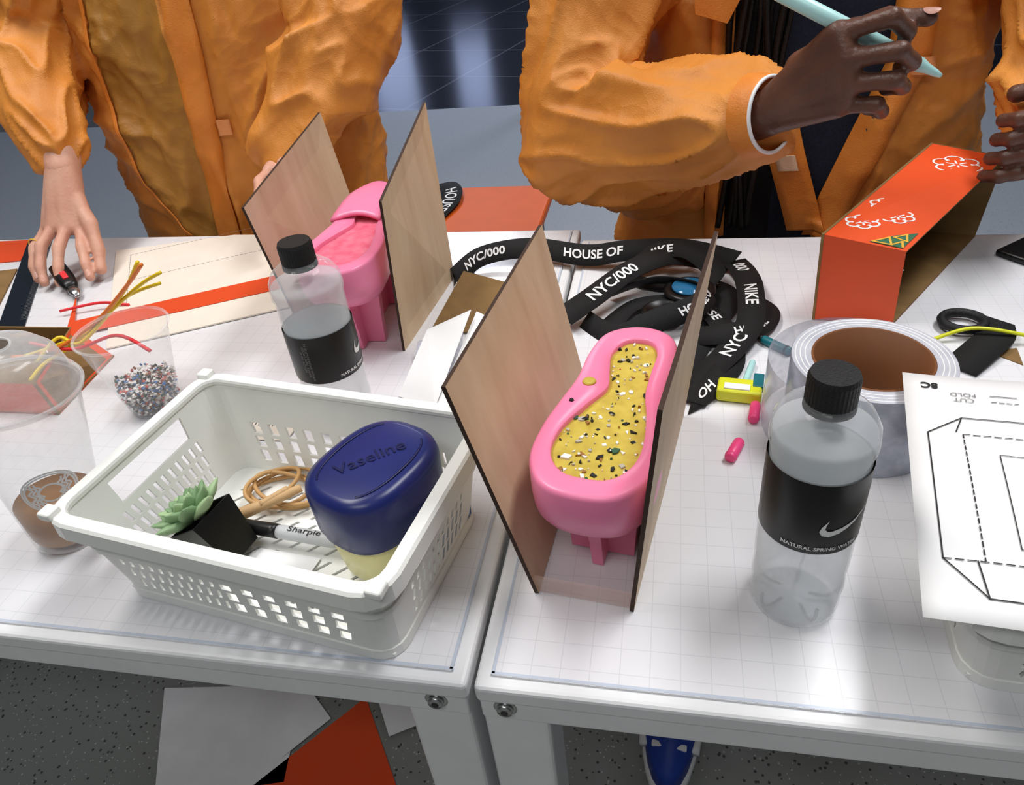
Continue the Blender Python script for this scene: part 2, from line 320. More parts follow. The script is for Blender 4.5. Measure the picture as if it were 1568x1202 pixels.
# ---------------------------------------------------------------- basket
def basket(name,c,yaw,L,W,H):
    g=grp(name,c); M4=Matrix.Translation(c)@Matrix.Rotation(yaw,4,'Z')
    def ring(v):
        a=L/2-.013*(1-v); b=W/2-.013*(1-v); r=.016; pts=[];tag=[]
        sides=[((-a+r,-b),(a-r,-b),24),((a,-b+r),(a,b-r),15),((a-r,b),(-a+r,b),24),((-a,b-r),(-a,-b+r),15)]
        cen=[(a-r,-b+r,-90),(a-r,b-r,0),(-a+r,b-r,90),(-a+r,-b+r,180)]
        for s,(p,q,n) in enumerate(sides):
            for k in range(n): pts.append(Vector((p[0]+(q[0]-p[0])*k/n,p[1]+(q[1]-p[1])*k/n))); tag.append((s,k,n))
            for k in range(4):
                an=math.radians(cen[s][2]+90*k/4); pts.append(Vector((cen[s][0]+r*math.cos(an),cen[s][1]+r*math.sin(an)))); tag.append((-1,k,4))
        return pts,tag
    vb=[0,.12,.28,.44,.60,.66,.90,1.0]; V=[];Fs=[]; rr=[ring(v)[0] for v in vb]; tag=ring(0)[1]; N=len(tag)
    for v,r in zip(vb,rr): V+= [Vector((p.x,p.y,.004+v*(H-.004))) for p in r]
    def hole(s,k,n,row):
        if s==-1: return None
        if s in (0,2):
            if row in (1,2,3) and 1<=k<n-1:
                if k<11: return (.28,.62,.12,.88,.9)
                if k%2==1: return (.02,1.25,.12,.88,.55) if k<n-2 else None
            return None
        else:
            if row==5: return 'open' if 3<=k<n-3 else None
            if row in (1,2,3) and 2<=k<n-2: return (.25,.7,.1,.9,.7)
        return None
    for row in range(len(vb)-1):
        j=0
        while j<N:
            s,k,n=tag[j]; h=hole(s,k,n,row); span=1
            if h and h!='open' and h[1]>1: span=2
            a=row*N+j; b=row*N+(j+span)%N; cc=(row+1)*N+(j+span)%N; d=(row+1)*N+j
            if h=='open': pass
            elif h is None:
                Fs.append((a,b,cc,d))
            else:
                u0,u1,v0,v1,sh=h
                if span==2: u0,u1=.12,.62; sh=.3
                def q(u,v):
                    u=u+sh*(v-.5)*.45; return V[a]*(1-u)*(1-v)+V[b]*u*(1-v)+V[cc]*u*v+V[d]*(1-u)*v
                i0=len(V); V+= [q(u0,v0),q(u1,v0),q(u1,v1),q(u0,v1)]
                if span==2:
                    Fs+= [(a,a+1,b,i0+1,i0),(b,cc,i0+2,i0+1),(cc,d+1,d,i0+3,i0+2),(d,a,i0,i0+3)]
                else: Fs+= [(a,b,i0+1,i0),(b,cc,i0+2,i0+1),(cc,d,i0+3,i0+2),(d,a,i0,i0+3)]
            j+=span
    w=mk('basket_walls',V,Fs,'basket',g,False,None,M4); so=w.modifiers.new('s','SOLIDIFY'); so.thickness=.0024; so.offset=0
    V=[];Fs=[]; nx,ny=14,9; a=L/2-.014;b=W/2-.014
    for j in range(ny+1):
        for i in range(nx+1): V.append(Vector((-a+2*a*i/nx,-b+2*b*j/ny,.004)))
    for j in range(ny):
        for i in range(nx):
            A=j*(nx+1)+i; q4=(A,A+1,A+nx+2,A+nx+1)
            if 0<i<nx-1 and 0<j<ny-1:
                def q(u,v): return V[q4[0]]*(1-u)*(1-v)+V[q4[1]]*u*(1-v)+V[q4[2]]*u*v+V[q4[3]]*(1-u)*v
                k=len(V); V+= [q(.15,.15),q(.35,.15),q(.85,.85),q(.65,.85)]
                for e in range(4): Fs.append((q4[e],q4[(e+1)%4],k+(e+1)%4,k+e))
            else: Fs.append(q4)
    w=mk('basket_floor',V,Fs,'basket',g,False,None,M4); so=w.modifiers.new('s','SOLIDIFY'); so.thickness=.0024; so.offset=0
    def rim(nm,v,prof):
        base=ring(v)[0]; rings=[]
        N=len(base)
        for i in range(N):
            t=(base[(i+1)%N]-base[i-1]).normalized(); n=Vector((t.y,-t.x))
            rings.append([Vector((base[i].x+n.x*o,base[i].y+n.y*o,v*H+z)) for o,z in prof])
        rings.append(rings[0]); loft(nm,rings,'basket',g,False,False,False,M4)
    rim('basket_rim',1,[(-.003,.001),(-.002,.003),(.007,.003),(.009,.001),(.0095,-.012),(.0075,-.012),(.007,-.002),(-.003,-.002)])
    rim('rim_band',.63,[(-.0005,.002),(.003,.002),(.003,-.002),(-.0005,-.002)])
    rim('foot_band',.04,[(-.001,.006),(.003,.006),(.003,-.003),(-.001,-.003)])
    for s in (-1,1):
        for t in (-1,1): box('corner_lug',(s*(L/2+.001),t*(W/2+.001),H+.004),(.012,.012,.007),'basket',g,bev=.002,M4=M4)
    return g
basket('storage_basket',P(-163,106,0),math.radians(-9),.268,.176,.095)
basket('storage_basket',P(440,88,0),math.radians(-4),.268,.136,.081)
# ---------------------------------------------------------------- jar in basket
def sup(a,b,e,n=56):
    o=[]
    for k in range(n):
        t=2*math.pi*k/n; c,s=math.cos(t),math.sin(t)
        o.append(Vector((a*math.copysign(abs(c)**(2/e),c),b*math.copysign(abs(s)**(2/e),s))))
    return o
g=grp('petroleum_jelly_jar',P(-84,106,0)); M4=Matrix.Translation(P(-84,106,8))@Matrix.Rotation(math.radians(-24),4,'Z')
def suploft(nm,rows,m,g,M4,e=3.2): return loft(nm,[[Vector((p.x,p.y,z)) for p in sup(a,b,e)] for a,b,z in rows],m,g,True,True,True,M4)
suploft('jar_body',[(.028,.033,0),(.031,.038,.004),(.034,.041,.03),(.035,.042,.060)],'jar',g,M4)
suploft('jar_lid',[(.036,.044,.046),(.038,.047,.048),(.0385,.047,.052),(.0400,.049,.056),(.0410,.050,.088),(.0395,.0485,.094),(.034,.043,.0975),(.032,.041,.0978),(.018,.024,.0985),(.002,.002,.099)],'lid',g,M4,2.7)
for s in (1,-1):
    tube('lid_embossed_arc',[(M4@Vector((s*(.017+.012*math.cos(t)),.036*math.sin(t),.0983-.0006*abs(math.sin(t))))) for t in [x*.35-1.4 for x in range(9)]],.0010,'lidlogo',g,seg=5)
text('lid_lettering','Vaseline',.0165,lambda x,y: M4@Matrix.Rotation(math.radians(62),4,'Z')@Vector((x,y,.0995)),'lidlogo',g,.0001)
# ---------------------------------------------------------------- succulent
g=grp('potted_succulent',P(-228,92,0)); RM=Matrix.Translation(P(-228,90,28))@Matrix.Rotation(math.radians(-12),4,'Z')@Matrix.Rotation(math.radians(-32),4,'Y')
rings=[[RM@Vector((x*s,y*s,z)) for x,y in ((-1,-1),(1,-1),(1,1),(-1,1))] for s,z in ((.0155,-.022),(.021,.022),(.0225,.022),(.0225,.018),)]
loft('pot',[rings[0],rings[1]],'black',g,False,True,False)
rings=[[RM@Vector((x*s,y*s,z)) for x,y in ((-1,-1),(1,-1),(1,1),(-1,1))] for s,z in ((.021,.022),(.019,.022),(.018,.012))]
loft('pot_rim',rings,'blackm',g,False,False,True)
LM=RM@Matrix.Translation((-.004,0,.022)); k=0
for i in range(30):
    an=i*2.39996; f=i/30; ln=.037*(1-f*.62); el=math.radians(12+62*f); w=.0098*(1-.35*f)
    rows=[(.0,.35),(.25,.8),(.5,1),(.75,.85),(.93,.35),(1,.05)]; rr=[]
    for t,s in rows:
        cpt=Vector((t*ln*math.cos(el),0,t*ln*math.sin(el)+.004*t*t)); rr.append([cpt+Vector((-math.sin(el)*.45*w*s*math.sin(a),w*s*math.cos(a),math.cos(el)*.45*w*s*math.sin(a))) for a in [2*math.pi*q/10 for q in range(10)]])
    loft('leaf_%d'%i,rr,'leaf' if i%3 else 'leaftip',g,True,True,True,LM@Matrix.Rotation(an,4,'Z'))
# ---------------------------------------------------------------- small things in basket
g=grp('rubber_bands',P(-215,160,8))
for k,(cx,cy,a,b,r) in enumerate(((-206,162,34,20,0),(-210,164,30,24,.5),(-202,160,36,17,-.3),(-216,162,25,19,.9))):
    tube('band_%d'%k,[P(cx+a*math.cos(t)*math.cos(r)-b*math.sin(t)*math.sin(r),cy+a*math.cos(t)*math.sin(r)+b*math.sin(t)*math.cos(r),10+3*k+2*math.sin(2*t+k)) for t in [x*math.pi/6 for x in range(12)]],.0019,'band',g,closed=True)
g=grp('wooden_clip',P(-205,135,12)); tube('stick',[P(-228,118,22),P(-205,134,24),P(-182,152,26)],.0045,'stick',g,radii=(.006,.0035)); tube('stick_end',[P(-210,129,26),P(-192,148,28)],.003,'stick',g)
g=grp('permanent_marker',P(-195,122,14))
def along(p,q):
    p=Vector(p);q=Vector(q); d=(q-p).normalized(); return Matrix.Translation(p)@d.to_track_quat('Z','Y').to_matrix().to_4x4(),(q-p).length
A4,ln=along(P(-236,112,20),P(-130,100,20))
lathe('cap',[(.004,0),(.0055,.002),(.0062,.046),(.0062,.052)],(0,0,0),'black',g,24,A4); lathe('barrel',[(.0055,.052),(.0060,.056),(.0060,.104),(.005,.108)],(0,0,0),'barrel',g,24,A4)
text('barrel_lettering','Sharpie',.0105,lambda x,y: P(-158,102.9,20)+Vector((.9936,-.1125,0))*x+Vector((.075,.66,0))*y+Vector((0,0,.0064-14*y*y*2)),'ink',g,.0001)
g=grp('blue_card',P(-30,120,50)); sheet('card',[P(-44,90,8),P(-32,150,8),P(-30,150,46),P(-40,90,42)],.0008,'blue',g)
sheet('card_white_band',[P(-43.5,94,24),P(-33,140,24),P(-32,140,34),P(-42,94,32)],-.0008,'white',g)
sheet('instruction_slip',[P(-215,64,7),P(-150,54,7),P(-144,92,7),P(-200,98,7)],.0005,'paper')
# ---------------------------------------------------------------- bottles
def bottle(name,x,y,a0,s=1.0,lz=(.078,.143)):
    c=P(x,y,0); g=grp(name,c)
    prof=[(.018,.004),(.024,.0005),(.030,.0005),(.0335,.004),(.0345,.010),(.034,.018),(.0352,.028),(.0345,.040),(.0352,.052),(.0352,.072),(.0345,.078),(.0345,.144),(.0362,.149),(.0362,.153),(.0350,.162),(.030,.170),(.022,.1755),(.0145,.179),(.0135,.184)]
    prof=[(r*s,z) for r,z in prof]
    lathe('bottle_body',prof,c,'bottle',g,64)
    lathe('water',[(max(.001,r-.0012),z+.001) for r,z in prof[:14]]+[(.0350*s-.001,.158),(.001,.158)],c,'water',g,64)
    l0,l1=lz; rl=.0359*s
    lathe('label',[(rl-.0002,l0),(rl,l0+.001),(rl,l1-.001),(rl-.0002,l1)],c,'black',g,64,cap0=False,cap1=False)
    lathe('label_backing',[(.0348*s-.0006,l0),(.0348*s-.0006,l1)],c,'labelback',g,64,cap0=False,cap1=False)
    seg=72; rings=[]
    for r,z in ((.0150,.176),(.0165,.177),(.0165,.194),(.0155,.197),(.002,.1972)):
        rr=r*s; rings.append([c+Vector(((rr*(1+(.02 if k%2 and .1769<z<.195 else 0)))*math.cos(2*math.pi*k/seg),(rr*(1+(.02 if k%2 and .1769<z<.195 else 0)))*math.sin(2*math.pi*k/seg),z)) for k in range(seg)])
    loft('cap',rings,'blackm',g,False)
    lathe('neck_ring',[(.0155*s,.1725),(.0172*s,.1728),(.0172*s,.1755),(.0155*s,.176)],c,'blackm',g,48)
    for k in range(5):
        an=k*2*math.pi/5; tube('base_groove_%d'%k,[c+Vector((math.cos(an)*r*s,math.sin(an)*r*s,z)) for r,z in ((.012,.006),(.026,.0045),(.0342,.014),(.035,.024))],.0012,'clear',g,seg=6)
    R1=rl+.0004
    mf=cylmap(c,R1,c.z+l0+.017,a0)
    sw=[((.14,.33),(.14,.33)),((.03,.19),(.10,.22)),((0,.09),(.09,.145)),((.05,.01),(.14,.10)),((.17,-.02),(.22,.10)),((.35,.03),(.38,.14)),((.5,.10),(.53,.19)),((.65,.18),(.67,.245)),((.83,.30),(.84,.33)),((1,.42),(1,.42))]
    V=[];Fs=[]
    for i,(l,u) in enumerate(sw):
        V+=[mf(l[0]*.040*s,l[1]*.040),mf(u[0]*.040*s,u[1]*.040)]
        if i: Fs.append((2*i-2,2*i,2*i+1,2*i-1))
    mk('label_emblem',V,Fs,'white',g)
    text('label_lettering','NATURAL SPRING WATER',.0042,cylmap(c,R1,c.z+l0+.005,a0+.1),'white',g,.0001)
    text('label_fine_print','\n'.join(['PURIFIED WATER BOTTLED AT','SOURCE  SERVE CHILLED','RECYCLE  500 ML']),.003,lambda x,y: cylmap(c,R1,c.z+(l0+l1)/2,a0-1.5)(y,x),'grey',g)
bottle('water_bottle',219,97,math.radians(-90),.87,(.080,.138))
bottle('water_bottle',-197,282,math.radians(-10),.92,(.066,.116))
# ---------------------------------------------------------------- shoe moulds
def resample(pts,n):
    c=cat([Vector((p[0],p[1],0)) for p in pts],12,True); c.append(c[0]); d=[0]
    for a,b in zip(c[:-1],c[1:]): d.append(d[-1]+(b-a).length)
    o=[];j=0
    for k in range(n):
        t=d[-1]*k/n
        while d[j+1]<t: j+=1
        f=(t-d[j])/(d[j+1]-d[j]); o.append(c[j]*(1-f)+c[j+1]*f)
    return o
OUT=resample([(0,-107),(27,-101),(42,-78),(44,-45),(39,-8),(35,25),(36,60),(31,90),(14,105),(-8,106),(-28,92),(-35,62),(-36,25),(-41,-8),(-45,-42),(-43,-76),(-27,-101)],96)
INN=resample([(0,-88),(17,-85),(28,-70),(31,-48),(27,-15),(21,12),(20,40),(20,66),(14,82),(2,86),(-10,80),(-16,60),(-12,35),(-9,14),(-20,-12),(-30,-40),(-30,-66),(-18,-84)],96)
def mould(name,c,yaw,fill,chips,panels,zt=.114,s=1):
    g=grp(name,c); M4=Matrix.Translation(c)@Matrix.Rotation(yaw,4,'Z')
    def rg(pts,sc,z,off=0):
        o=[]
        for p in pts:
            q=p/1000*sc*s
            if off: q=q-q.normalized()*off
            o.append(Vector((q.x,q.y,z)))
        return o
    rings=[rg(INN,1,zt-.005),rg(INN,1.0,zt-.001),rg(INN,1.02,zt),rg(OUT,1,zt,.004),rg(OUT,1,zt-.001,.0015),rg(OUT,1,zt-.004),rg(OUT,1.0,zt-.024),rg(OUT,.985,zt-.034),rg(OUT,.92,zt-.045),rg(OUT,.78,zt-.054),rg(OUT,.5,zt-.060),rg(OUT,.1,zt-.062)]
    loft('silicone_mould',rings,'pink',g,True,False,True,M4)
    for nm,cx,cy,L,W in (('support_fin_long',0,0,.150*s,.010),('support_fin_cross_front',.0,-.045,.010,.058*s),('support_fin_cross_back',0,.045,.010,.050*s)):
        loft(nm,[[Vector((cx+x*W/2*f if nm[-4:]=='long' else cx+x*W/2*f,cy+y*L/2*f,z)) for x,y in ((-1,-1),(1,-1),(1,1),(-1,1))] for z,f in ((.001,.86),(.03,.92),(zt-.05,1.05))],'pink',g,False,True,True,M4)
    V=[Vector((0,0,zt-.0045))]; N=96; lv=[.25,.5,.75,1.0]
    for l in lv: V+= [Vector((p.x/1000*s*l*1.003,p.y/1000*s*l*1.003,zt-.0045+.0012*noise.noise(Vector((p.x*l,p.y*l,0))*.1))) for p in INN]
    Fs=[(0,1+k,1+(k+1)%N) for k in range(N)]
    for i in range(3): Fs+= [(1+i*N+k,1+(i+1)*N+k,1+(i+1)*N+(k+1)%N,1+i*N+(k+1)%N) for k in range(N)]
    mk('plaster_fill',V,Fs,fill,g,True,None,M4)
    if chips:
        V=[];Fs=[];ix=[];n=0
        poly=[(p.x,p.y) for p in INN]
        while n<chips:
            x=random.uniform(-31,31);y=random.uniform(-88,86)
            ins=False;j=len(poly)-1
            for i in range(len(poly)):
                if (poly[i][1]>y)!=(poly[j][1]>y) and x<(poly[j][0]-poly[i][0])*(y-poly[i][1])/(poly[j][1]-poly[i][1])+poly[i][0]: ins=not ins
                j=i
            if not ins: continue
            n+=1; u=random.random(); r=random.uniform(.5,1.5) if u<.45 else (random.uniform(1.5,3.0) if u<.85 else random.uniform(3.0,4.8)); k=random.randint(3,5); a0=random.random()*6; base=len(V); mi=random.choices(range(6),[28,40,10,5,2,15])[0]
            ex=random.uniform(.35,.9); ra=random.random()*3; cr,sr=math.cos(ra),math.sin(ra)
            pts=[]
            for q in range(k):
                px=r*random.uniform(.7,1.1)*math.cos(a0+q*2*math.pi/k); py=ex*r*random.uniform(.7,1.1)*math.sin(a0+q*2*math.pi/k); pts.append((x+px*cr-py*sr,y+px*sr+py*cr))
            zb=zt-.0055;z1=zt-.0034+random.uniform(-.0003,.0003)
            V+= [Vector((px/1000*s,py/1000*s,zb)) for px,py in pts]+[Vector(((x+(px-x)*.93)/1000*s,(y+(py-y)*.93)/1000*s,z1)) for px,py in pts]
            Fs.append(tuple(base+k+q for q in range(k))); ix.append(mi)
            for q in range(k): Fs.append((base+q,base+(q+1)%k,base+k+(q+1)%k,base+k+q)); ix.append(mi)
        mk('stone_chips',V,Fs,['chipk','chipw','chipb','chipg','chipr','chiph'],g,False,ix,M4)
        lathe('plaster_drip',[(.0055,0),(.005,.0012),(.002,.0020)],(-.024,.018,zt),'yellow',g,14,M4)
        lathe('stray_chip',[(.0022,0),(.0018,.0012)],(-.031,-.008,zt),'chipk',g,5,M4,smooth=False)
    for i,q in enumerate(panels):
        c4=[Vector(p) for p in q]; n=(c4[1]-c4[0]).cross(c4[3]-c4[0]).normalized()*.0032
        V=c4+[p+n for p in c4]; mk('plywood_panel_%d'%(i+1),V,[(3,2,1,0),(4,5,6,7),(0,1,5,4),(1,2,6,5),(2,3,7,6),(3,0,4,7)],['ply','burn'],g,False,[0,0,1,1,1,1])
    return g
g=mould('shoe_planter_mould',P(88,176,0),math.radians(-9),'yellow',165,[
  [P(33,81,0),P(52,312,0),P(14,322,190),P(-10,81,191)],
  [P(104,72,0),P(140,303,0),P(161,313,186),P(121,72,186)]])
box('acrylic_spacer',P(69,80,8),(.074,.003,.014),'acrylic',g,rz=math.radians(-7))
g2=mould('shoe_planter_mould',P(-228,475,0),math.radians(2),'pinkfill',0,[
  [P(-295,415,0),P(-285,625,0),P(-322,646,208),P(-306,388,186)],
  [P(-174,408,0),P(-160,590,0),P(-180,648,213),P(-164,408,181)]],zt=.122,s=1.02)
V=[];Fs=[]
for i in range(15):
    for j in range(9):
        u=i/14;v=j/8; x=-268+(62*v)*(1-.3*u)+10*u; y=505+85*u-30*(v-.5)*(v-.5); z=124+10*math.sin(u*2.4)+5*math.sin(v*3)
        V.append(P(x,y,z))
for i in range(14):
    for j in range(8): a=i*9+j; Fs.append((a,a+1,a+10,a+9))
o=mk('peeled_silicone_flap',V,Fs,'pink',g2,True); so=o.modifiers.new('s','SOLIDIFY'); so.thickness=.004
# ---------------------------------------------------------------- clear cups
g=grp('clear_cup_of_chips',P(-424,292,0)); c=P(-424,292,0)
lathe('cup',[(.022,.002),(.0245,.0),(.026,.004),(.045,.094),(.047,.096)],c,'clear',g,48,cap0=True,cap1=False)
tube('cup_rolled_rim',[c+Vector((.047*math.cos(t),.047*math.sin(t),.097)) for t in [k*math.pi/8 for k in range(16)]],.0014,'clear',g,closed=True)
V=[];Fs=[];ix=[]
for i in range(1300):
    a=random.random()*6.283; zz=random.random()**.8*.034+.004; rmax=.025+.0205*zz/.094; r=rmax*math.sqrt(random.random())*.97
    ct=Vector((c.x+r*math.cos(a),c.y+r*math.sin(a),c.z+zz)); sz=random.uniform(.0014,.0028); b=len(V); rot=Matrix.Rotation(random.random()*3,3,random.choice('XYZ'))@Matrix.Rotation(random.random()*3,3,'Z')
    for q in ((1,0,0),(-1,0,0),(0,1,0),(0,-1,0),(0,0,.7),(0,0,-.7)): V.append(ct+rot@(Vector(q)*sz))
    mi=random.choices(range(6),[22,45,6,4,12,12])[0]
    for f in ((0,2,4),(2,1,4),(1,3,4),(3,0,4),(2,0,5),(1,2,5),(3,1,5),(0,3,5)): Fs.append(tuple(b+x for x in f)); ix.append(mi)
mk('plaster_chips',V,Fs,['chipk','chipw','chipb','chipg','chipu','chipr'],g,False,ix)
for i,(m,pts) in enumerate((('wire_y',[(-395,345,135),(-430,348,118),(-490,342,80),(-545,335,46),(-552,300,46),(-545,270,46)]),('wire_y',[(-412,340,150),(-450,345,112),(-505,340,68),(-560,330,50),(-572,300,56)]),('wire_o',[(-400,330,152),(-440,338,120),(-500,338,76),(-556,322,50),(-590,300,54)]),('wire_r',[(-418,310,60),(-470,330,66),(-530,325,50),(-590,330,54)]),('wire_r',[(-690,480,8),(-640,500,10),(-600,505,4)]),('wire_y',[(-405,350,120),(-460,350,100),(-520,330,56),(-548,330,62),(-560,300,48)]))):
    tube('wire_%d'%i,[P(*p) for p in pts],.0021,m,g,seg=6)
g=grp('iced_coffee_cup',P(-390,101,0)); TM=Matrix.Translation(P(-392,104,0))@Matrix.Rotation(math.radians(7),4,'Y')@Matrix.Rotation(math.radians(-3),4,'X')
Z=(0,0,0)
lathe('cup',[(.022,.006),(.026,.002),(.029,.004),(.030,.012),(.047,.150),(.0485,.152)],Z,'clear',g,56,TM,cap1=False)
lathe('coffee',[(.024,.007),(.0275,.010),(.0288,.014),(.0325,.044),(.002,.0442)],Z,'coffee',g,48,TM)
lathe('lid',[(.0485,.150),(.0502,.151),(.0502,.158),(.0475,.160),(.045,.166),(.040,.182),(.030,.192),(.012,.195)],Z,'cleard',g,56,TM,cap0=False,cap1=False)
tube('lid_opening_rim',[TM@Vector((.012*math.cos(t),.012*math.sin(t),.195)) for t in [k*math.pi/6 for k in range(12)]],.001,'cleard',g,closed=True)
tube('lid_base_rim',[TM@Vector((.0502*math.cos(t),.0502*math.sin(t),.155)) for t in [k*math.pi/10 for k in range(20)]],.0016,'cleard',g,closed=True)
cm=lambda x,y:(lambda r,a:TM@Vector((r*math.cos(a),r*math.sin(a),.078+y)))(.0302+(.078+y-.012)*.1232+.0008,-.75+x/.0400)
for k,rr in enumerate((.021,.019,.009)):
    pl=[(rr*math.cos(t),rr*math.sin(t)) for t in [x*2*math.pi/36 for x in range(37)]]
    lines('printed_emblem_ring_%d'%k,[pl],.0016,cm,'white',g)
lines('printed_emblem_waves',[[(s*(.008+.003*j+.002*math.sin(y*.7)),y/1000) for y in range(-12,13,2)] for j in range(3) for s in (-1,1)],.0016,cm,'white',g)
# ---------------------------------------------------------------- tape roll
g=grp('tape_roll',P(296,292,0)); c=P(296,292,0)
lathe('tape_body',[(.0645,.0),(.065,.001),(.065,.077),(.0645,.078)],c,'tape',g,80,cap0=False,cap1=False)
lathe('tape_top',[(.0645,.078),(.0485,.078)],c,'tapetop',g,80,cap0=False,cap1=False)
lathe('tape_core',[(.0465,.0),(.0485,.0),(.0485,.0785),(.0465,.0785),(.0465,0)],c,'core',g,80,cap0=False,cap1=False)
for k in range(3): lathe('tape_layer_%d'%k,[(.053+.004*k,.0781),(.0535+.004*k,.0786),(.054+.004*k,.0781)],c,'white',g,80,cap0=False,cap1=False)
V=[];Fs=[];n=60
for i in range(n+1):
    a=math.radians(70+ 170*i/n); r=.066+.018*math.sin(math.pi*min(1,i/n*1.0))**.7
    for z in (.002,.072): V.append(c+Vector((r*math.cos(a),r*math.sin(a),z)))
    if i: Fs.append((2*i-2,2*i,2*i+1,2*i-1))
mk('loose_film_wrap',V,Fs,'tapefilm',g,True)
# ---------------------------------------------------------------- orange box (right)
g=grp('open_orange_box',P(390,600,0))
b0,b1,b2,b3=Vector((283,484)),Vector((364,474)),Vector((505,690)),Vector((432,712))
t0,t1,t2,t3=Vector((279,484)),Vector((360,472)),Vector((520,706)),Vector((443,736))
def q3(v,z): return P(v.x,v.y,z)
def wall(nm,pts,g,th=.0025):
    c4=[Vector(p) for p in pts]; n=(c4[1]-c4[0]).cross(c4[3]-c4[0]).normalized()*th; V=c4+[p-n for p in c4]
    return mk(nm,V,[(0,1,2,3),(7,6,5,4),(0,4,5,1),(1,5,6,2),(2,6,7,3),(3,7,4,0)],['box','kraft'],g,False,[0,1,1,1,1,1])
H1=103
wall('box_end_front',[q3(b0,1),q3(b1,1),q3(t1,88),q3(t0,H1)],g)
wall('box_top',[q3(t0,H1),q3(t1,88),q3(t2,98),q3(t3,108)],g)
wall('box_side_left',[q3(b3,1),q3(b0,1),q3(t0,H1),q3(t3,108)],g)
wall('box_bottom',[q3(b0,1),q3(b3,1),q3(b2,1),q3(b1,1)],g)
wall('box_end_back',[q3(b2,1),q3(b3,1),q3(t3,108),q3(t2,98)],g)
O=q3(t0,H1);ux=(q3(t1,88)-O);uy=(q3(t3,108)-O);nn=ux.cross(uy).normalized()*.0008
def bm2(x,y):
    L=uy.length; W=ux.length
    f=y/L; a=O+uy*f; b=q3(t1,88)+(q3(t2,98)-q3(t1,88))*f; return a+(b-a)*(x/W)+nn
def arcs(cx,cy,r):
    o=[]
    for k in range(6):
        a=k*math.pi/3; x=cx+r*math.cos(a); y=cy+r*math.sin(a); o.append([(x+r*.58*math.cos(t),y+r*.58*math.sin(t)) for t in [a-2.0+q*.4 for q in range(11)]])
        o.append([(cx+r*.25*math.cos(a),cy+r*.25*math.sin(a)),(cx+r*.7*math.cos(a),cy+r*.7*math.sin(a))])
    return o
lines('printed_knots',arcs(.022,.045,.0105)+arcs(.046,.074,.0105)+arcs(.024,.098,.0095)+arcs(.048,.245,.0165),.0021,bm2,'white',g)
mk('printed_dark_corner',[bm2(.045,.004),bm2(.078,.004),bm2(.078,.045),bm2(.062,.030)],[(0,1,2,3)],'green',g)
lines('printed_gold_triangles',[[(.048,.006),(.058,.022),(.066,.006),(.048,.006)],[(.062,.024),(.070,.036),(.076,.020),(.062,.024)],[(.066,.006),(.072,.018),(.077,.006)]],.0022,lambda x,y:bm2(x,y)+nn*.4,'gold',g)
fo=q3(b0,1);fx=(q3(b1,1)-fo);fz=(q3(t0,H1)-fo);fn=fx.cross(fz).normalized()*.0008
text('printed_text','\n'.join(['ARTIST','WORKSHOP','SERIES 02','SIZE 9','MADE BY','HAND']),.0055,lambda x,y: fo+fx*(.82+x/fx.length)+fz*(.55+y/fz.length)+fn,'white',g)
# ---------------------------------------------------------------- small orange box at left + papers
g=grp('small_orange_box',P(-640,330,0))
x0,x1,y0,y1=-760,-532,268,385
wall('side_right',[P(x1,y0,0),P(x1-10,y1,0),P(x1-50,y1,42),P(x1-8,y0,42)],g); wall('side_front',[P(x0,y0,0),P(x1,y0,0),P(x1-8,y0,42),P(x0,y0,42)],g)
wall('side_back',[P(x1-10,y1,0),P(x0,y1,0),P(x0,y1,42),P(x1-50,y1,42)],g); wall('side_left',[P(x0,y1,0),P(x0,y0,0),P(x0,y0,42),P(x0,y1,42)],g)
sheet('base',[P(x0,y0,1),P(x1,y0,1),P(x1-10,y1,1),P(x0,y1,1)],.001,'kraft',g)
g=grp('flattened_card_box',P(-560,600,0))
sheet('card_sheet',[P(-562,398,1),P(-330,520,1),P(-430,728,1),P(-560,732,1),P(-742,680,1)],.0018,'cream',g)
mp=flatmap(P(-562,398,3.1),(.86,.5,0),(-.53,.85,0))
lines('crease_marks',dash((.02,.20),(.26,.20),.004,.003)+dash((.02,.30),(.24,.30),.004,.003)+dash((.02,.12),(.02,.30),.004,.003),.0008,mp,'grey',g)
sheet('orange_strip',[P(-640,421,3.2),P(-395,551,3.2),P(-420,590,3.2),P(-655,462,3.2),P(-710,540,3.2)],.0006,'orangepaper',g)
g=grp('steel_ruler',P(-840,600,0)); sheet('ruler_blade',[P(-768,448,.5),P(-728,452,.5),P(-905,735,.5),P(-948,728,.5)],.0012,'ruler',g)
lines('ruler_ticks',[[(x/1000,.036),(x/1000,.031 if x%5 else .028)] for x in range(5,320,5)],.0006,flatmap(P(-768,448,2),(-.53,.85,0),(.85,.53,0)),'grey',g)
sheet('kraft_offcut',[P(-860,440,.5),P(-785,450,.5),P(-880,620,.5),P(-960,600,.5)],.002,'kraft')
sheet('orange_offcut',[P(-960,640,.5),P(-900,650,.5),P(-940,730,.5),P(-1010,725,.5)],.001,'orangepaper')
g=grp('folded_paper_template',P(-90,380,0))
sheet('fold_a',[P(-150,318,2),P(-105,300,2),P(-88,420,48),P(-132,390,40)],.0006,'paper',g); sheet('fold_b',[P(-105,300,1),P(-36,290,1),P(-22,410,20),P(-85,430,40)],.0006,'paper',g)
sheet('fold_c',[P(-140,330,3),P(-90,350,3),P(-100,420,26),P(-150,400,18)],.0006,'tapefilm',g)
sheet('kraft_board',[P(-150,452,2),P(-70,440,2),P(-55,535,14),P(-135,565,20)],.002,'kraft')
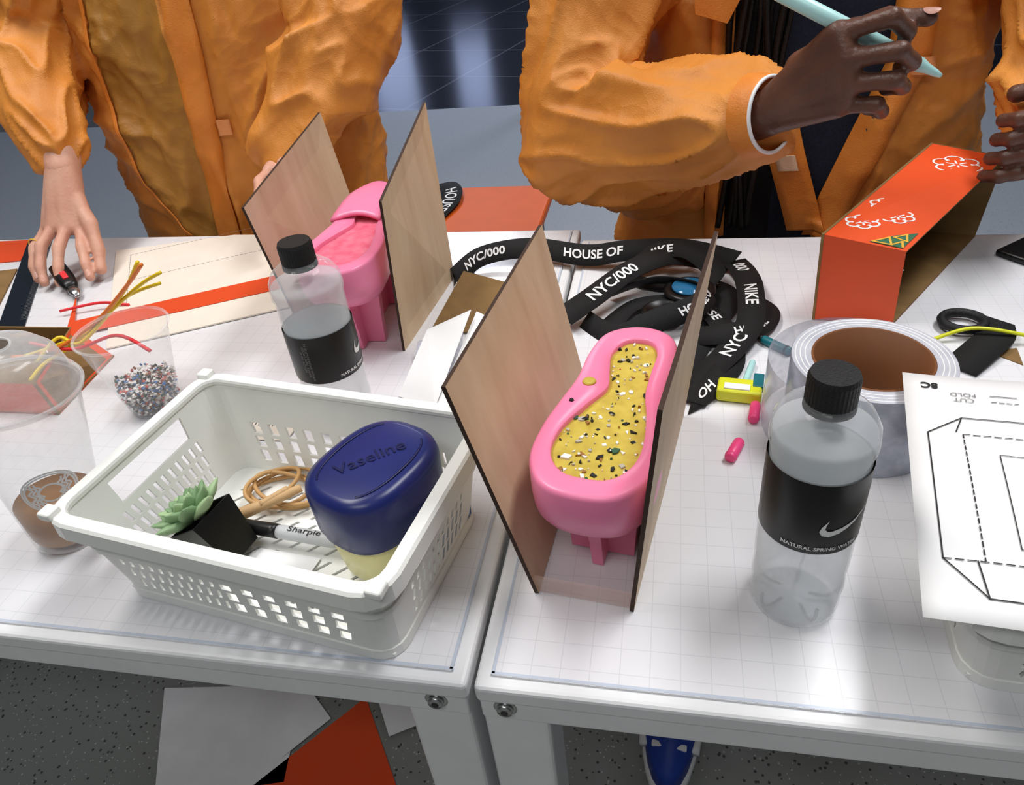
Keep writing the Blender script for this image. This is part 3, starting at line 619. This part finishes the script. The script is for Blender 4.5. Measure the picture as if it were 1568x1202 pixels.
g=grp('printed_ruler_strip',P(-270,250,0)); sheet('strip',[P(-320,240,1),P(-244,240,1),P(-240,300,1),P(-310,330,1)],.001,'cream',g); lines('ticks',[[(x/1000,0),(x/1000,.01)] for x in range(0,50,4)],.001,flatmap(P(-305,262,2.2),(1,0,0),(0,1,0)),'ink',g)
# ---------------------------------------------------------------- template paper on right basket
g=grp('cutting_template_sheet',P(400,130,92)); po=P(267,16,91); uy=Vector((41,237,0)).normalized(); ux=Vector((237,-24,0)).normalized()
V=[];Fs=[];nx,ny=20,16
pm=lambda x,y: po+ux*x+uy*y+Vector((0,0,.0025*math.sin(x*30)*math.sin(y*13+.6)))
for j in range(ny+1):
    for i in range(nx+1): V.append(pm(.30*i/nx,.240*j/ny))
for j in range(ny):
    for i in range(nx): a=j*(nx+1)+i; Fs.append((a,a+1,a+nx+2,a+nx+1))
o=mk('paper',V,Fs,'paper',g,True); so=o.modifiers.new('s','SOLIDIFY'); so.thickness=.0004; so.offset=-1
pu=lambda x,y: pm(x,y)+Vector((0,0,.0008))
def sub(pl,n=12):
    o=[]
    for a,b in zip(pl[:-1],pl[1:]): o+= [(a[0]+(b[0]-a[0])*k/n,a[1]+(b[1]-a[1])*k/n) for k in range(n)]
    return o+[pl[-1]]
lines('cut_lines',[sub([(.28,.185),(.036,.185),(.013,.165),(.013,.045),(.034,.018),(.28,.018)])],.0009,pu,'ink',g)
lines('cut_ticks',[sub([(.036,.185),(.031,.168)],2),sub([(.034,.018),(.031,.045)],2)],.0009,pu,'ink',g)
lines('fold_lines',dash((.035,.165),(.035,.045),.004,.0025)+dash((.035,.165),(.28,.165),.004,.0025)+dash((.013,.045),(.28,.045),.004,.0025),.0008,pu,'ink',g)
lines('inner_lines',[sub([(.28,.145),(.055,.145),(.055,.058),(.28,.058)])],.0006,pu,'ink',g)
text('legend_text','CUT\nFOLD',.007,lambda x,y: pu(.040-x,.212-y),'grey',g); text('size_text','8C',.010,lambda x,y: pu(.018-x,.225-y),'ink',g,.0003)
lines('legend_lines',[[(.058,.216),(.075,.216)]]+dash((.058,.208),(.075,.208),.003,.002),.0007,pu,'ink',g)
# ---------------------------------------------------------------- lanyards
def ribbon(name,pts,w,side,g,words=None,tz=.013):
    pts=[Vector(p) for p in pts]; c=cat(pts,10); sd=cat([Vector(s) for s in side],10)
    d=[0]
    for a,b in zip(c[:-1],c[1:]): d.append(d[-1]+(b-a).length)
    V=[];Fs=[]
    for p,s in zip(c,sd):
        s=s.normalized()*w/2; V+= [p-s,p+s]
    for i in range(1,len(c)): Fs.append((2*i-2,2*i,2*i+1,2*i-1))
    o=mk(name,V,Fs,'blackw',g,True); so=o.modifiers.new('s','SOLIDIFY'); so.thickness=.0012; so.offset=0
    def mf(s,t,sg=1):
        s=max(0,min(d[-1]-1e-6,s)); j=0
        while d[j+1]<s: j+=1
        f=(s-d[j])/(d[j+1]-d[j]); p=c[j].lerp(c[j+1],f); sv=sd[j].lerp(sd[j+1],f).normalized(); tg=(c[j+1]-c[j]).normalized(); n=tg.cross(sv).normalized()
        if n.z<-.15 or (abs(n.z)<=.15 and n.y>0): n=-n
        return p+sv*t+n*.0014
    if words:
        for k,(wd,s0,fl) in enumerate(words):
            text('%s_lettering_%d'%(name,k),wd,tz,lambda x,y: mf(d[-1]*s0+x*fl,y*fl),'white',g,.0004)
g=grp('lanyard',P(60,520,0))
ribbon('strap_far',[P(-150,575,6),P(-125,622,14),P(-60,634,20),P(20,618,16),P(70,614,24),P(140,628,18),P(205,600,14)],.030,[(-.6,.5,.7),(-.3,.8,.6),(0,.8,.6),(0,.7,.7),(0,.8,.6),(.2,.7,.6),(.6,.4,.7)],g,[('NYC/000',.14,1),('HOUSE OF',.53,1),('NIKE',.80,1)],.017)
ribbon('strap_loop_left',[P(-155,585,4),P(-140,550,3),P(-95,535,4),P(-60,560,8),P(-55,606,10)],.030,[(-.5,.8,.2),(.2,1,.1),(0.3,1,.1),(1,.2,.2),(1,0,.2)],g,[('NY',.2,-1)],.02)
ribbon('strap_middle',[P(8,455,18),P(40,490,26),P(80,540,34),P(120,582,30),P(155,606,12)],.031,[(-.7,.6,.2),(-.7,.6,.2),(-.7,.7,.2),(-.6,.7,.3),(-.6,.7,.3)],g,[('NYC/000',.38,1)],.021)
ribbon('strap_right',[P(205,610,10),P(214,565,18),P(217,510,24),P(213,450,16),P(190,405,8),P(168,370,5),P(150,320,4)],.030,[(1,.2,.1),(1,0,.1),(1,0,.1),(1,-.2,0),(.9,-.5,0),(1,-.4,0),(1,-.4,0)],g,[('000',.10,1),('NIKE',.36,1),('NYC',.66,-1)],.019)
ribbon('strap_inner',[P(150,318,3),P(172,350,6),P(192,400,4),P(180,470,8),P(140,500,14),P(90,500,10),P(60,460,4)],.029,[(.2,1,.1),(-.6,.8,.1),(-1,.1,.1),(-.8,-.6,.1),(-.2,-1,.1),(.3,-1,.1),(.8,-.6,.1)],g,[('OH',.08,1),('HOUSE',.6,-1)],.017)
ribbon('strap_under',[P(60,590,4),P(110,560,3),P(170,560,4),P(195,520,6),P(165,440,4),P(140,370,3)],.029,[(0,1,0),(0,1,0),(.3,1,0),(1,.2,0),(1,-.1,0),(1,-.2,0)],g,[('NIKE',.35,1)],.017)
ribbon('strap_coil',[P(30,470,5),P(70,430,10),P(110,440,22),P(160,470,28),P(165,520,22),P(110,545,18),P(60,520,14)],.027,[(.5,.6,.6),(0,.7,.7),(-.3,.6,.7),(-.7,.2,.7),(-.6,-.4,.7),(0,-.7,.7),(.4,-.5,.7)],g,[('HOUSE OF',.5,1)],.014)
ribbon('strap_cross',[P(75,590,6),P(110,605,26),P(150,590,34),P(180,555,20),P(150,520,8)],.027,[(-.3,.9,.3),(-.3,.9,.4),(.5,.7,.3),(.9,.3,.3),(.9,-.3,.2)],g,[('NIKE',.25,1)],.017)
ribbon('strap_low',[P(150,440,4),P(185,430,14),P(225,455,10),P(235,500,6),P(205,540,4)],.027,[(-.2,.9,.2),(0,.9,.3),(-.8,.4,.2),(-1,0,.1),(-.5,-.8,.1)],g,[('HOUSE',.4,1)],.015)
for k,(x,y,r) in enumerate(((150,520,30),(120,480,24))):
    lathe('badge_reel_%d'%k,[(r/1000,.0),(r/1000,.006),(r/1000*.8,.009),(r/1000*.75,.007),(.001,.007)],P(x,y,14-6*k),'black' ,g,40)
lathe('badge_lens',[(.021,0),(.020,.002),(.001,.0025)],P(150,520,22),'glassblue',g,40)
g=grp('wrist_strap',P(430,430,0))
ribbon('strap',[P(405,388,3),P(430,415,6),P(455,445,8),P(462,470,10)],.034,[(-.7,.6,0)]*4,g)
tube('strap_loop',[P(430+20*math.cos(t),470+18*math.sin(t),8) for t in [k*math.pi/6 for k in range(12)]],.005,'blackm',g,closed=True)
tube('yellow_cord',[P(395,440,4),P(430,446,14),P(470,440,12),P(500,436,4)],.002,'lime',g)
sheet('kraft_chip',[P(440,425,1),P(470,430,1),P(466,400,1)],.002,'kraft',g)
g=grp('smartphone',P(585,655,0)); box('phone_body',P(588,655,5),(.072,.140,.008),'black',g,rz=math.radians(-50),bev=.003); box('phone_camera_bump',P(574,640,10),(.022,.022,.003),'blackm',g,rz=math.radians(-50),bev=.001)
g=grp('pencil_sharpener',P(196,336,0)); rz=math.radians(-8)
box('sharpener_body',P(196,336,8),(.042,.024,.014),'lime',g,rz=rz,bev=.003); box('sharpener_blade',P(193,332,15.5),(.024,.009,.0015),'white',g,rz=rz); box('sharpener_grip',P(214,344,12),(.010,.022,.008),'tealc',g,rz=rz,bev=.001)
def pen(name,p,q,r,m,tip=None,tm=None):
    g=grp(name,p); A4,L=along(p,q)
    lathe('barrel',[(r*.8,0),(r,.0015),(r,L-.002),(r*.85,L)],(0,0,0),m,g,24,A4)
    if tip: lathe('tip',[(r*.8,L),(r*.6,L+tip*.5),(r*.25,L+tip)],(0,0,0),tm or m,g,20,A4)
    lathe('end_ring',[(r*1.06,L*.12),(r*1.06,L*.18)],(0,0,0),tm or m,g,24,A4)
pen('pink_pen_cap',P(182,238,5.5),P(192,262,5.5),.0052,'hot'); pen('pink_pen_cap',P(206,293,5.5),P(210,318,5.5),.005,'hot')
pen('teal_pen',P(252,410,5),P(226,435,5),.0048,'tealc',.008,'black'); pen('light_blue_pen',P(202,352,4),P(213,392,4),.0035,'teal')
# ---------------------------------------------------------------- floor litter, stool
g=grp('discarded_paper_sheets',(-.62,.32,0))
sheet('sheet_a',[(-.82,.40,.002),(-.716,.20,.002),(-.50,.26,.002),(-.54,.44,.002)],.001,'paper',g); sheet('sheet_b',[(-.60,.36,.005),(-.52,.30,.005),(-.46,.38,.005),(-.56,.46,.005)],.001,'paper',g)
sheet('discarded_orange_sheet',[(-.41,.43,.003),(-.28,.25,.003),(-.40,.12,.003),(-.62,.16,.003)],.001,'orangepaper')
sheet('discarded_tag',[(-.40,.45,.006),(-.34,.36,.006),(-.29,.39,.006),(-.33,.47,.006)],.001,'paper')
g=grp('stool',(-.42,1.62,0)); box('seat',(-.42,1.62,.44),(.42,.42,.03),'orange_seat',g,bev=.01)
for i,(x,y) in enumerate(((-.58,1.46),(-.26,1.46),(-.58,1.78),(-.26,1.78))): box('leg_%d'%(i+1),(x,y,.215),(.03,.03,.43),'black',g,bev=.003)
g=grp('folded_strap',(-.5,1.7,.46)); ribbon('strap',[(-.60,1.78,.462),(-.53,1.80,.47),(-.50,1.70,.468),(-.52,1.58,.462)],.07,[(0,1,0),(.4,.8,0),(1,0,0),(1,0,0)],g,[('HOUSE',.6,1)],.05)
# ---------------------------------------------------------------- people
def crinkle(A1=.011,f1=9,A2=.0035,f2=26,seed=0,st=(1,1,1)):
    def d(p,n):
        q=Vector((p[0]*st[0]+seed,p[1]*st[1]+seed*.7,p[2]*st[2]))
        a=(1-abs(noise.noise(q*f1)))**3
        return n*(A1*(a-.45)+.004*noise.noise(q*4))
    return d
def folds(axes,A=.014,f=11,seed=0,k=.62):
    ax=[(Vector(a),(Vector(b)-Vector(a)),amp) for a,b,amp in axes]
    def d(p,n):
        W=0;S=0
        for i,(a,v,amp) in enumerate(ax):
            L=v.length; u=v/L; t=max(0,min(L,(p-a).dot(u))); ds=(p-(a+u*t)).length
            w=1/(ds*ds+.0004)**2
            q=p-u*((p-a).dot(u)*k); q=Vector((q.x+seed+i*1.7,q.y,q.z))
            sh=Vector((noise.noise(q*4.2),noise.noise(q*4.2+Vector((7,3,1))),noise.noise(q*4.2+Vector((1,9,4)))))*.08
            q=q+sh
            r=(1-abs(noise.noise(q*f)))**4; r2=(1-abs(noise.noise(q*f*2.3+Vector((5,5,5)))))**4
            S+=w*amp*(A*(r-.4)+A*.42*(r2-.4)); W+=w
        return n*(S/W)
    return d
def head(g,c,skin,hairlen):
    def H(x,y,z,r): return (c+Vector((x,y,z)),r)
    blob('head',[[H(0,.01,.03,.078),H(0,-.005,-.02,.066),H(0,-.03,-.075,.035)],[H(0,-.075,.0,.010),H(0,-.098,-.022,.010)],[H(0,.02,-.06,.052),H(0,.02,-.17,.056)],[H(-.076,.01,-.01,(.008,.016,.026))],[H(.076,.01,-.01,(.008,.016,.026))],[H(0,-.06,-.055,(.026,.02,.010))]],.005,4,skin,g)
    blob('hair',[[H(0,.025,.045,.084),H(0,.045,-.03,.070)],[H(-.07,.03,.0,.025),H(-.075,.035,-hairlen,.018)],[H(.07,.03,.0,.025),H(.075,.035,-hairlen,.018)]],.006,3,'hair',g)
    for s in (-1,1):
        lathe('eye',[(.001,-.011),(.008,-.008),(.011,0),(.008,.008),(.001,.011)],c+Vector((s*.030,-.064,.002)),'eye',g,16)
        lathe('iris',[(.0005,-.003),(.0048,-.002),(.0048,.002),(.0005,.003)],(0,0,0),'hair',g,16,Matrix.Translation(c+Vector((s*.030,-.0745,.002)))@Matrix.Rotation(math.pi/2,4,'X'))
    tube('lips',[c+Vector((-.022,-.074,-.054)),c+Vector((0,-.084,-.052)),c+Vector((.022,-.074,-.054))],.005,'lip',g,seg=8)
def shoe(nm,x,y,g,m1,ang=0):
    M4=Matrix.Translation((x,y,0))@Matrix.Rotation(ang,4,'Z')
    def sec(sx,y0,y1,z): return [Vector((sx*math.cos(t),(y0+y1)/2+(y1-y0)/2*math.sin(t),z)) for t in [k*2*math.pi/24 for k in range(24)]]
    loft(nm+'_sole',[sec(.045,-.19,.10,.002),sec(.050,-.195,.105,.012),sec(.048,-.19,.10,.028)],'white',g,True,True,True,M4)
    loft(nm+'_upper',[sec(.046,-.185,.098,.028),sec(.046,-.17,.095,.055),sec(.040,-.10,.09,.075),sec(.036,-.03,.085,.10)],m1,g,True,True,True,M4)
    for k in range(5): box(nm+'_lace_%d'%k,(0,-.125+.024*k,.062+.008*k),(.056,.010,.007),'white',g,bev=.002,M4=M4)
    for s in (-1,1): tube(nm+'_stripe',[M4@Vector((s*.040,-.12,.042)),M4@Vector((s*.047,-.03,.052)),M4@Vector((s*.041,.06,.072))],.009,'white',g,seg=6)
def legs(g,cx,cy,knees,ankles,tr):
    hl=[[(P(cx-90,cy,-60),.10),(P(cx+90,cy,-60),.10)]]
    for s,k,a in zip((-1,1),knees,ankles):
        hl+= [[(P(cx+s*85,cy,-90),.088),(Vector(k),.060)],[(Vector(k),.060),(Vector(a),.042)]]
    blob('trousers',hl,.012,4,tr,g,crinkle(.008,8,.002,20))
def surf_ribbon(name,ob,path,w,m,g,y0=.765,off=.003):
    bm=bmesh.new(); bm.from_mesh(ob.data); bvh=BVHTree.FromBMesh(bm); bm.free()
    n=60; pts=[]
    for i in range(n+1):
        t=i/n*(len(path)-1); j=min(int(t),len(path)-2); f=t-j; x=path[j][0]+(path[j+1][0]-path[j][0])*f; z=path[j][1]+(path[j+1][1]-path[j][1])*f
        row=[]
        for k in range(-2,3):
            xx=x+w*k/4; hit=bvh.ray_cast(Vector((xx/1000,y0,T+z/1000)),Vector((0,1,0)))
            row.append(Vector((xx/1000,hit[0].y if hit[0] else y0+.08,T+z/1000)))
        pts.append(row)
    for it in range(4):
        for i in range(1,n):
            for k in range(5): pts[i][k].y=min(pts[i][k].y,(pts[i-1][k].y+pts[i+1][k].y+pts[i][k].y)/3)
    V=[p-Vector((0,off,0)) for r in pts for p in r]; Fs=[]
    for i in range(n):
        for k in range(4): a=i*5+k; Fs.append((a,a+1,a+6,a+5))
    o=mk(name,V,Fs,m,g,True); so=o.modifiers.new('s','SOLIDIFY'); so.thickness=.0016; return o
def hand(g,nm,palm,fingers,skin,vox=.0024):
    hl=[]
    w,wr=palm[0]
    for p,r in palm[1:]: hl.append([(w,wr),(p,r)])
    for a,b in zip(palm[1:-1],palm[2:]): hl.append([(w,wr*.8),a,b])
    for f in fingers:
        for i,(a,b) in enumerate(zip(f[:-1],f[1:])):
            m=((a[0]+b[0])/2,min(a[1],b[1])*.93); hl.append([a,m]); hl.append([m,b])
    return blob(nm,hl,vox,2,skin,g)
def nail(g,nm,p,d,up,m,s=1):
    d=Vector(d).normalized();up=Vector(up);up=(up-d*up.dot(d)).normalized();sd=d.cross(up); c=[]
    for t in [k*2*math.pi/16 for k in range(16)]: c.append(Vector(p)+d*.0062*s*math.cos(t)+sd*.0048*s*math.sin(t)+up*(.0008-.0018*abs(math.sin(t))**2))
    mk(nm,c+[Vector(p)+up*.0014],[(k,(k+1)%16,16) for k in range(16)],m,g,True)
# ---- left person
g=grp('person_in_orange_gown',P(-590,930,-800)); cx=-590
hl=[[(P(cx-150,935,535),.068),(P(cx+150,935,535),.068),(P(cx-145,930,250),.105),(P(cx+130,930,250),.100)],
    [(P(cx-145,930,250),.105),(P(cx+130,930,250),.100),(P(cx-140,925,0),.112),(P(cx+115,925,0),.108)],
    [(P(cx-140,925,0),.112),(P(cx+115,925,0),.108),(P(cx-150,925,-360),.125),(P(cx+140,925,-360),.125)],
    [(P(cx,945,600),.060),(P(cx-120,935,545),.062),(P(cx+120,935,545),.062)],
    [(P(cx+165,930,530),.078),(P(-338,840,262),.072)],[(P(-338,840,262),.072),(P(-358,800,220),.066),(P(-445,742,145),.048)],
    [(P(cx-175,930,530),.078),(P(-900,860,290),.074)],[(P(-900,860,290),.076),(P(-880,810,235),.074),(P(-800,725,185),.054),(P(-780,706,166),.046)]]
def mf(c,n):
    x=c.x*1000; z=(c.z-T)*1000
    xl=-765+(17*(z-200)/220 if z>200 else (200-z)*.14 if z>60 else 20+(60-z)*.6)
    return 1 if (xl<x<-622 and .80<c.y<.90 and n.y<-.1 and z<420) else 0
coat=blob('gown',hl,.005,2,['suit','suitb'],g,folds([(P(cx,900,-350),P(cx,900,560),.9),(P(cx+165,930,530),P(-338,840,262),1.2),(P(-338,840,262),P(-452,742,150),1.25),(P(cx-175,930,530),P(-900,860,290),1.2),(P(-900,860,290),P(-778,705,165),1.25)],.023,10.5,1),mf)
surf_ribbon('gown_placket',coat,[(-588,420),(-596,250),(-612,100),(-624,-60)],44,'placket',g)
surf_ribbon('velcro_tab',coat,[(-572,158),(-573,134)],22,'velcro2',g,off=.006)
surf_ribbon('gown_seam',coat,[(-748,420),(-765,200),(-745,60),(-690,-30)],7,'placket',g)
head(g,P(cx,930,775),'skin',.10)
legs(g,cx,930,[P(cx-95,915,-330),P(cx+95,915,-330)],[P(cx-95,930,-720),P(cx+95,930,-720)],'trousers')
shoe('shoe_a',cx/1000-.095,.93,g,'black'); shoe('shoe_b',cx/1000+.095,.93,g,'black')
W=P(-768,680,140)
mc=[P(-794,628,66),P(-776,622,71),P(-757,624,69),P(-740,630,62)]
fing=[[(mc[0],.0095),(P(-807,600,46),.0085),(P(-802,578,26),.0076),(P(-792,566,12),.0068)],
      [(mc[1],.0100),(P(-783,590,54),.0090),(P(-777,566,32),.0080),(P(-769,552,14),.0070)],
      [(mc[2],.0100),(P(-755,590,50),.0090),(P(-748,566,29),.0080),(P(-743,552,13),.0070)],
      [(mc[3],.0098),(P(-726,602,46),.0088),(P(-712,580,28),.0078),(P(-703,568,14),.0070)],
      [(P(-748,655,100),.014),(P(-722,632,70),.0115),(P(-704,606,38),.0098),(P(-694,584,18),.0080)]]
hand(g,'hand_holding_cutter',[(W,.024),(mc[0],.0105),(mc[1],.0115),(mc[2],.0115),(mc[3],.0110)],fing,'skin')
blob('forearm',[[(P(-800,735,190),.034),(P(-775,695,155),.027),(P(-768,678,138),.0245)]],.004,3,'skin',g)
for k,f in enumerate(fing):
    a,b=f[-2][0],f[-1][0]; nail(g,'nail_%d'%k,b+(Vector((0,-.2,1))).normalized()*.0072*1.0,(b-a),(0,-.5,1),'nail',.9)
tube('ring',[P(-807+9*math.cos(t),603,50+9*math.sin(t)) for t in [k*math.pi/5 for k in range(10)]],.0012,'gold',g,closed=True)
dx,dz=16,-22
W=P(-448+dx,735,135+dz); mc=[P(-455+dx,690,140+dz),P(-458+dx,688,124+dz),P(-460+dx,690,108+dz),P(-461+dx,695,94+dz)]
fing=[[(mc[k],.0095),(P(-460+dx-3*k,662,136+dz-17*k),.0085),(P(-452+dx-3*k,640,128+dz-17*k),.0078),(P(-439+dx-3*k,628,122+dz-17*k),.007)] for k in range(4)]+[[(P(-440+dx,715,140+dz),.013),(P(-430+dx,690,150+dz),.011),(P(-420+dx,668,148+dz),.009)]]
hand(g,'hand_steadying_panel',[(W,.026),(mc[0],.0115),(mc[1],.012),(mc[2],.012),(mc[3],.0115)],fing,'skin')
g=grp('utility_cutter',P(-740,575,15)); A4,L=along(P(-768,584,24),P(-700,528,9))
suploft('cutter_handle',[(.006,.004,0),(.012,.007,.006),(.013,.008,.04),(.011,.007,.062),(.008,.005,.072)],'black',g,A4,2.6)
suploft('cutter_nose',[(.007,.0045,.070),(.0075,.004,.085),(.003,.002,.100)],'steel',g,A4,2.6)
box('cutter_slider',(0,.0078,.045),(.008,.003,.02),'wire_r',g,M4=A4,bev=.001)
# ---- right person
g=grp('person_in_open_orange_coat',P(310,945,-800)); cx=312
hl=[[(P(cx-125,950,530),.072),(P(cx+135,950,530),.072),(P(cx-125,950,250),.112),(P(cx+130,950,250),.112)],
    [(P(cx-125,950,250),.112),(P(cx+130,950,250),.112),(P(cx-150,945,0),.118),(P(cx+135,945,0),.118)],
    [(P(cx-150,945,0),.118),(P(cx+135,945,0),.118),(P(cx-160,940,-360),.13),(P(cx+150,940,-360),.13)],
    [(P(cx,955,600),.060),(P(cx-110,950,545),.062),(P(cx+110,950,545),.062)],
    [(P(cx-140,930,515),.080),(P(18,850,260),.078)],[(P(18,850,260),.078),(P(-8,805,125),.080)],[(P(-8,805,112),.086),(P(60,765,130),.080)],[(P(60,800,75),.075),(P(0,805,100),.080),(P(120,850,60),.080)],[(P(60,765,130),.080),(P(140,700,158),.070),(P(206,642,178),.050)],
    [(P(cx+170,930,515),.082),(P(600,840,270),.075)],[(P(600,840,265),.075),(P(590,790,230),.070),(P(548,700,175),.048)]]
def lb(z): return 196-(z*.02)
def rb(z): return 358+z*.30 if z<180 else 412+(z-180)*-.05
base=folds([(P(cx,915,-350),P(cx,915,560),.9),(P(cx-140,930,515),P(10,850,220),1.2),(P(0,810,115),P(208,640,178),1.3),(P(cx+170,930,515),P(600,840,270),1.2),(P(600,840,265),P(548,700,175),1.2)],.023,10,4)
def dsp(p,n):
    x=p.x*1000; z=(p.z-T)*1000
    d=base(p,n)
    if lb(z)<x<rb(z) and p.y<.90 and n.y<-.3 and z>-250 and p.y>.79: return Vector((0,.018,0))+n*.002*noise.noise(p*20)
    return d
def mf(c,n):
    x=c.x*1000; z=(c.z-T)*1000
    if lb(z)<x<rb(z) and c.y<.92 and c.y>.79 and n.y<-.2 and z>-250: return 2 if x<275 else 1
    return 0
coat=blob('coat',hl,.005,2,['suit','denim','blackcloth'],g,dsp,mf)
surf_ribbon('coat_edge_right',coat,[(422,420),(424,180),(392,90),(362,0),(345,-60)],46,'placket',g,.79,.006)
surf_ribbon('coat_edge_left',coat,[(182,460),(188,250),(190,50),(192,-60)],30,'placket',g,.79,.006)
surf_ribbon('coat_inner_flap',coat,[(262,140),(284,70),(312,-10),(325,-50)],52,'placket',g,.79,.012)
surf_ribbon('velcro_tab',coat,[(284,64),(291,42)],28,'velcro',g,.79,.016)
surf_ribbon('velcro_tab_upper',coat,[(438,190),(440,168)],26,'velcro2',g,.79,.012)
sheet('lapel',[P(135,812,380),P(205,794,420),P(215,792,300),P(190,796,250),P(150,804,262)],.002,'placket',g)
sheet('lapel_right',[P(430,804,390),P(520,822,400),P(540,824,300),P(470,802,262)],.002,'placket',g)
for k in range(9):
    x=202+8*k+random.uniform(-3,3); tube('braid_%d'%k,[P(x+6*math.sin(z*.02+k),826+5*math.sin(k*2+z*.01)-(6 if k%2 else 0),z) for z in range(560,-60 if k<6 else 120,-40)],.0045,'hair',g,seg=6,smoothn=3)
lathe('jacket_button',[(.006,0),(.006,.002),(.003,.003)],(0,0,0),'gold',g,16,Matrix.Translation(P(345,838,150))@Matrix.Rotation(math.pi/2,4,'X'))
head(g,P(cx,945,775),'skind',.22)
legs(g,cx,945,[P(235,760,-400),P(cx+95,880,-340)],[(.160,.50,.09),P(cx+95,930,-720)],'trousers')
shoe('shoe_a',.156,.50,g,'shoeblue',math.radians(-4)); shoe('shoe_b',cx/1000+.095,.93,g,'shoeblue')
cd=(P(206,642,178)-P(140,700,158)).normalized(); u=cd.orthogonal().normalized(); w=cd.cross(u)
cc0=P(206,642,178)+cd*.028
rings=[[cc0+cd*o+(u*math.cos(t)+w*math.sin(t))*r for t in [k*math.pi/12 for k in range(24)]] for o,r in ((-.016,.047),(-.004,.046),(.006,.043),(.010,.0405))]
loft('elastic_cuff',rings,'placket',g,True,False,False)
tube('cuff_trim',[cc0+cd*.010+(u*math.cos(t)+w*math.sin(t))*.0405 for t in [k*math.pi/8 for k in range(16)]],.0022,'white',g,closed=True)
blob('forearm',[[(P(200,645,172),.030),(P(232,612,192),.026)]],.004,3,'skind',g)
W=P(232,612,192); mc=[P(283,572,276),P(292,562,254),P(297,560,231),P(293,566,208)]
fing=[[(mc[0],.0110),(P(326,554,291),.0096),(P(345,566,275),.0088),(P(346,580,258),.0076)],
      [(mc[1],.0115),(P(336,543,263),.0098),(P(352,556,249),.0090),(P(347,574,240),.0078)],
      [(mc[2],.0110),(P(337,544,236),.0096),(P(349,560,225),.0086),(P(338,576,220),.0076)],
      [(mc[3],.0100),(P(326,553,211),.0088),(P(335,566,200),.0080),(P(324,580,200),.0072)],
      [(P(258,605,238),.0180),(P(292,598,270),.0135),(P(330,588,284),.0108),(P(364,576,284),.0088)]]
hand(g,'hand_holding_marker',[(W,.025),(mc[0],.0135),(mc[1],.0140),(mc[2],.0135),(mc[3],.0125)],fing,'skind')
nail(g,'thumb_nail',P(364,570,292),(1,-.3,0),(0,-.4,1),'naild',1.25)
nail(g,'index_nail',P(346,574,266),(.1,.5,-.8),(1,-.3,.3),'naild')
W=P(540,672,160); mc=[P(522,640,170),P(524,628,150),P(524,624,130),P(522,628,110)]
fing=[[(mc[k],.0105),(P(502,612+k*3,176-22*k),.0095),(P(487,618+3*k,170-22*k),.0088),(P(478,634+3*k,164-22*k),.0078)] for k in range(4)]+[[(P(525,660,175),.015),(P(508,650,190),.012),(P(492,655,186),.010)]]
hand(g,'hand_holding_box',[(W,.028),(mc[0],.014),(mc[1],.0145),(mc[2],.014),(mc[3],.013)],fing,'skind')
blob('other_forearm',[[(P(552,700,172),.033),(P(540,672,160),.028)]],.004,3,'skind',g)
g=grp('paint_marker',P(290,576,280)); A4,L=along(P(222,582,316),P(391,568,228))
lathe('marker_barrel',[(.006,0),(.0078,.002),(.0080,.08),(.0080,.136),(.0072,.146)],(0,0,0),'teal',g,28,A4)
lathe('marker_tip',[(.0072,.146),(.0070,.160),(.0048,.168),(.0036,.178),(.0020,.184)],(0,0,0),'teal',g,24,A4)
lathe('marker_band',[(.0082,.128),(.0082,.134)],(0,0,0),'white',g,28,A4)
# ---------------------------------------------------------------- lights
def area(nm,loc,sx,sy,e,c=(1,1,1),tgt=None):
    l=bpy.data.lights.new(nm,'AREA'); l.shape='RECTANGLE'; l.size=sx; l.size_y=sy; l.energy=e; l.color=c; o=bpy.data.objects.new(nm,l); o.location=loc
    if tgt: o.rotation_euler=(Vector(tgt)-Vector(loc)).to_track_quat('-Z','Y').to_euler()
    COL.objects.link(o)
area('ceiling_light_1',(-1.1,.55,3.22),.5,1.4,42,(1,.97,.94)); area('ceiling_light_2',(1.0,.9,3.22),.5,1.4,47,(.99,.99,1))
area('ceiling_light_3',(-.2,-1.4,3.22),1.4,.5,20,(.98,.99,1))
area('ceiling_light_4',(-1.6,5.6,3.22),.6,.6,50,(.85,.89,1)); area('ceiling_light_5',(.6,7.4,3.22),.8,.6,60,(.85,.89,1)); area('ceiling_light_6',(-.5,9.4,3.22),1.5,.4,50,(.85,.89,1))
w=bpy.data.worlds.new('world'); scn.world=w; w.use_nodes=True; w.node_tree.nodes['Background'].inputs[0].default_value=(.85,.9,1,1); w.node_tree.nodes['Background'].inputs[1].default_value=.25
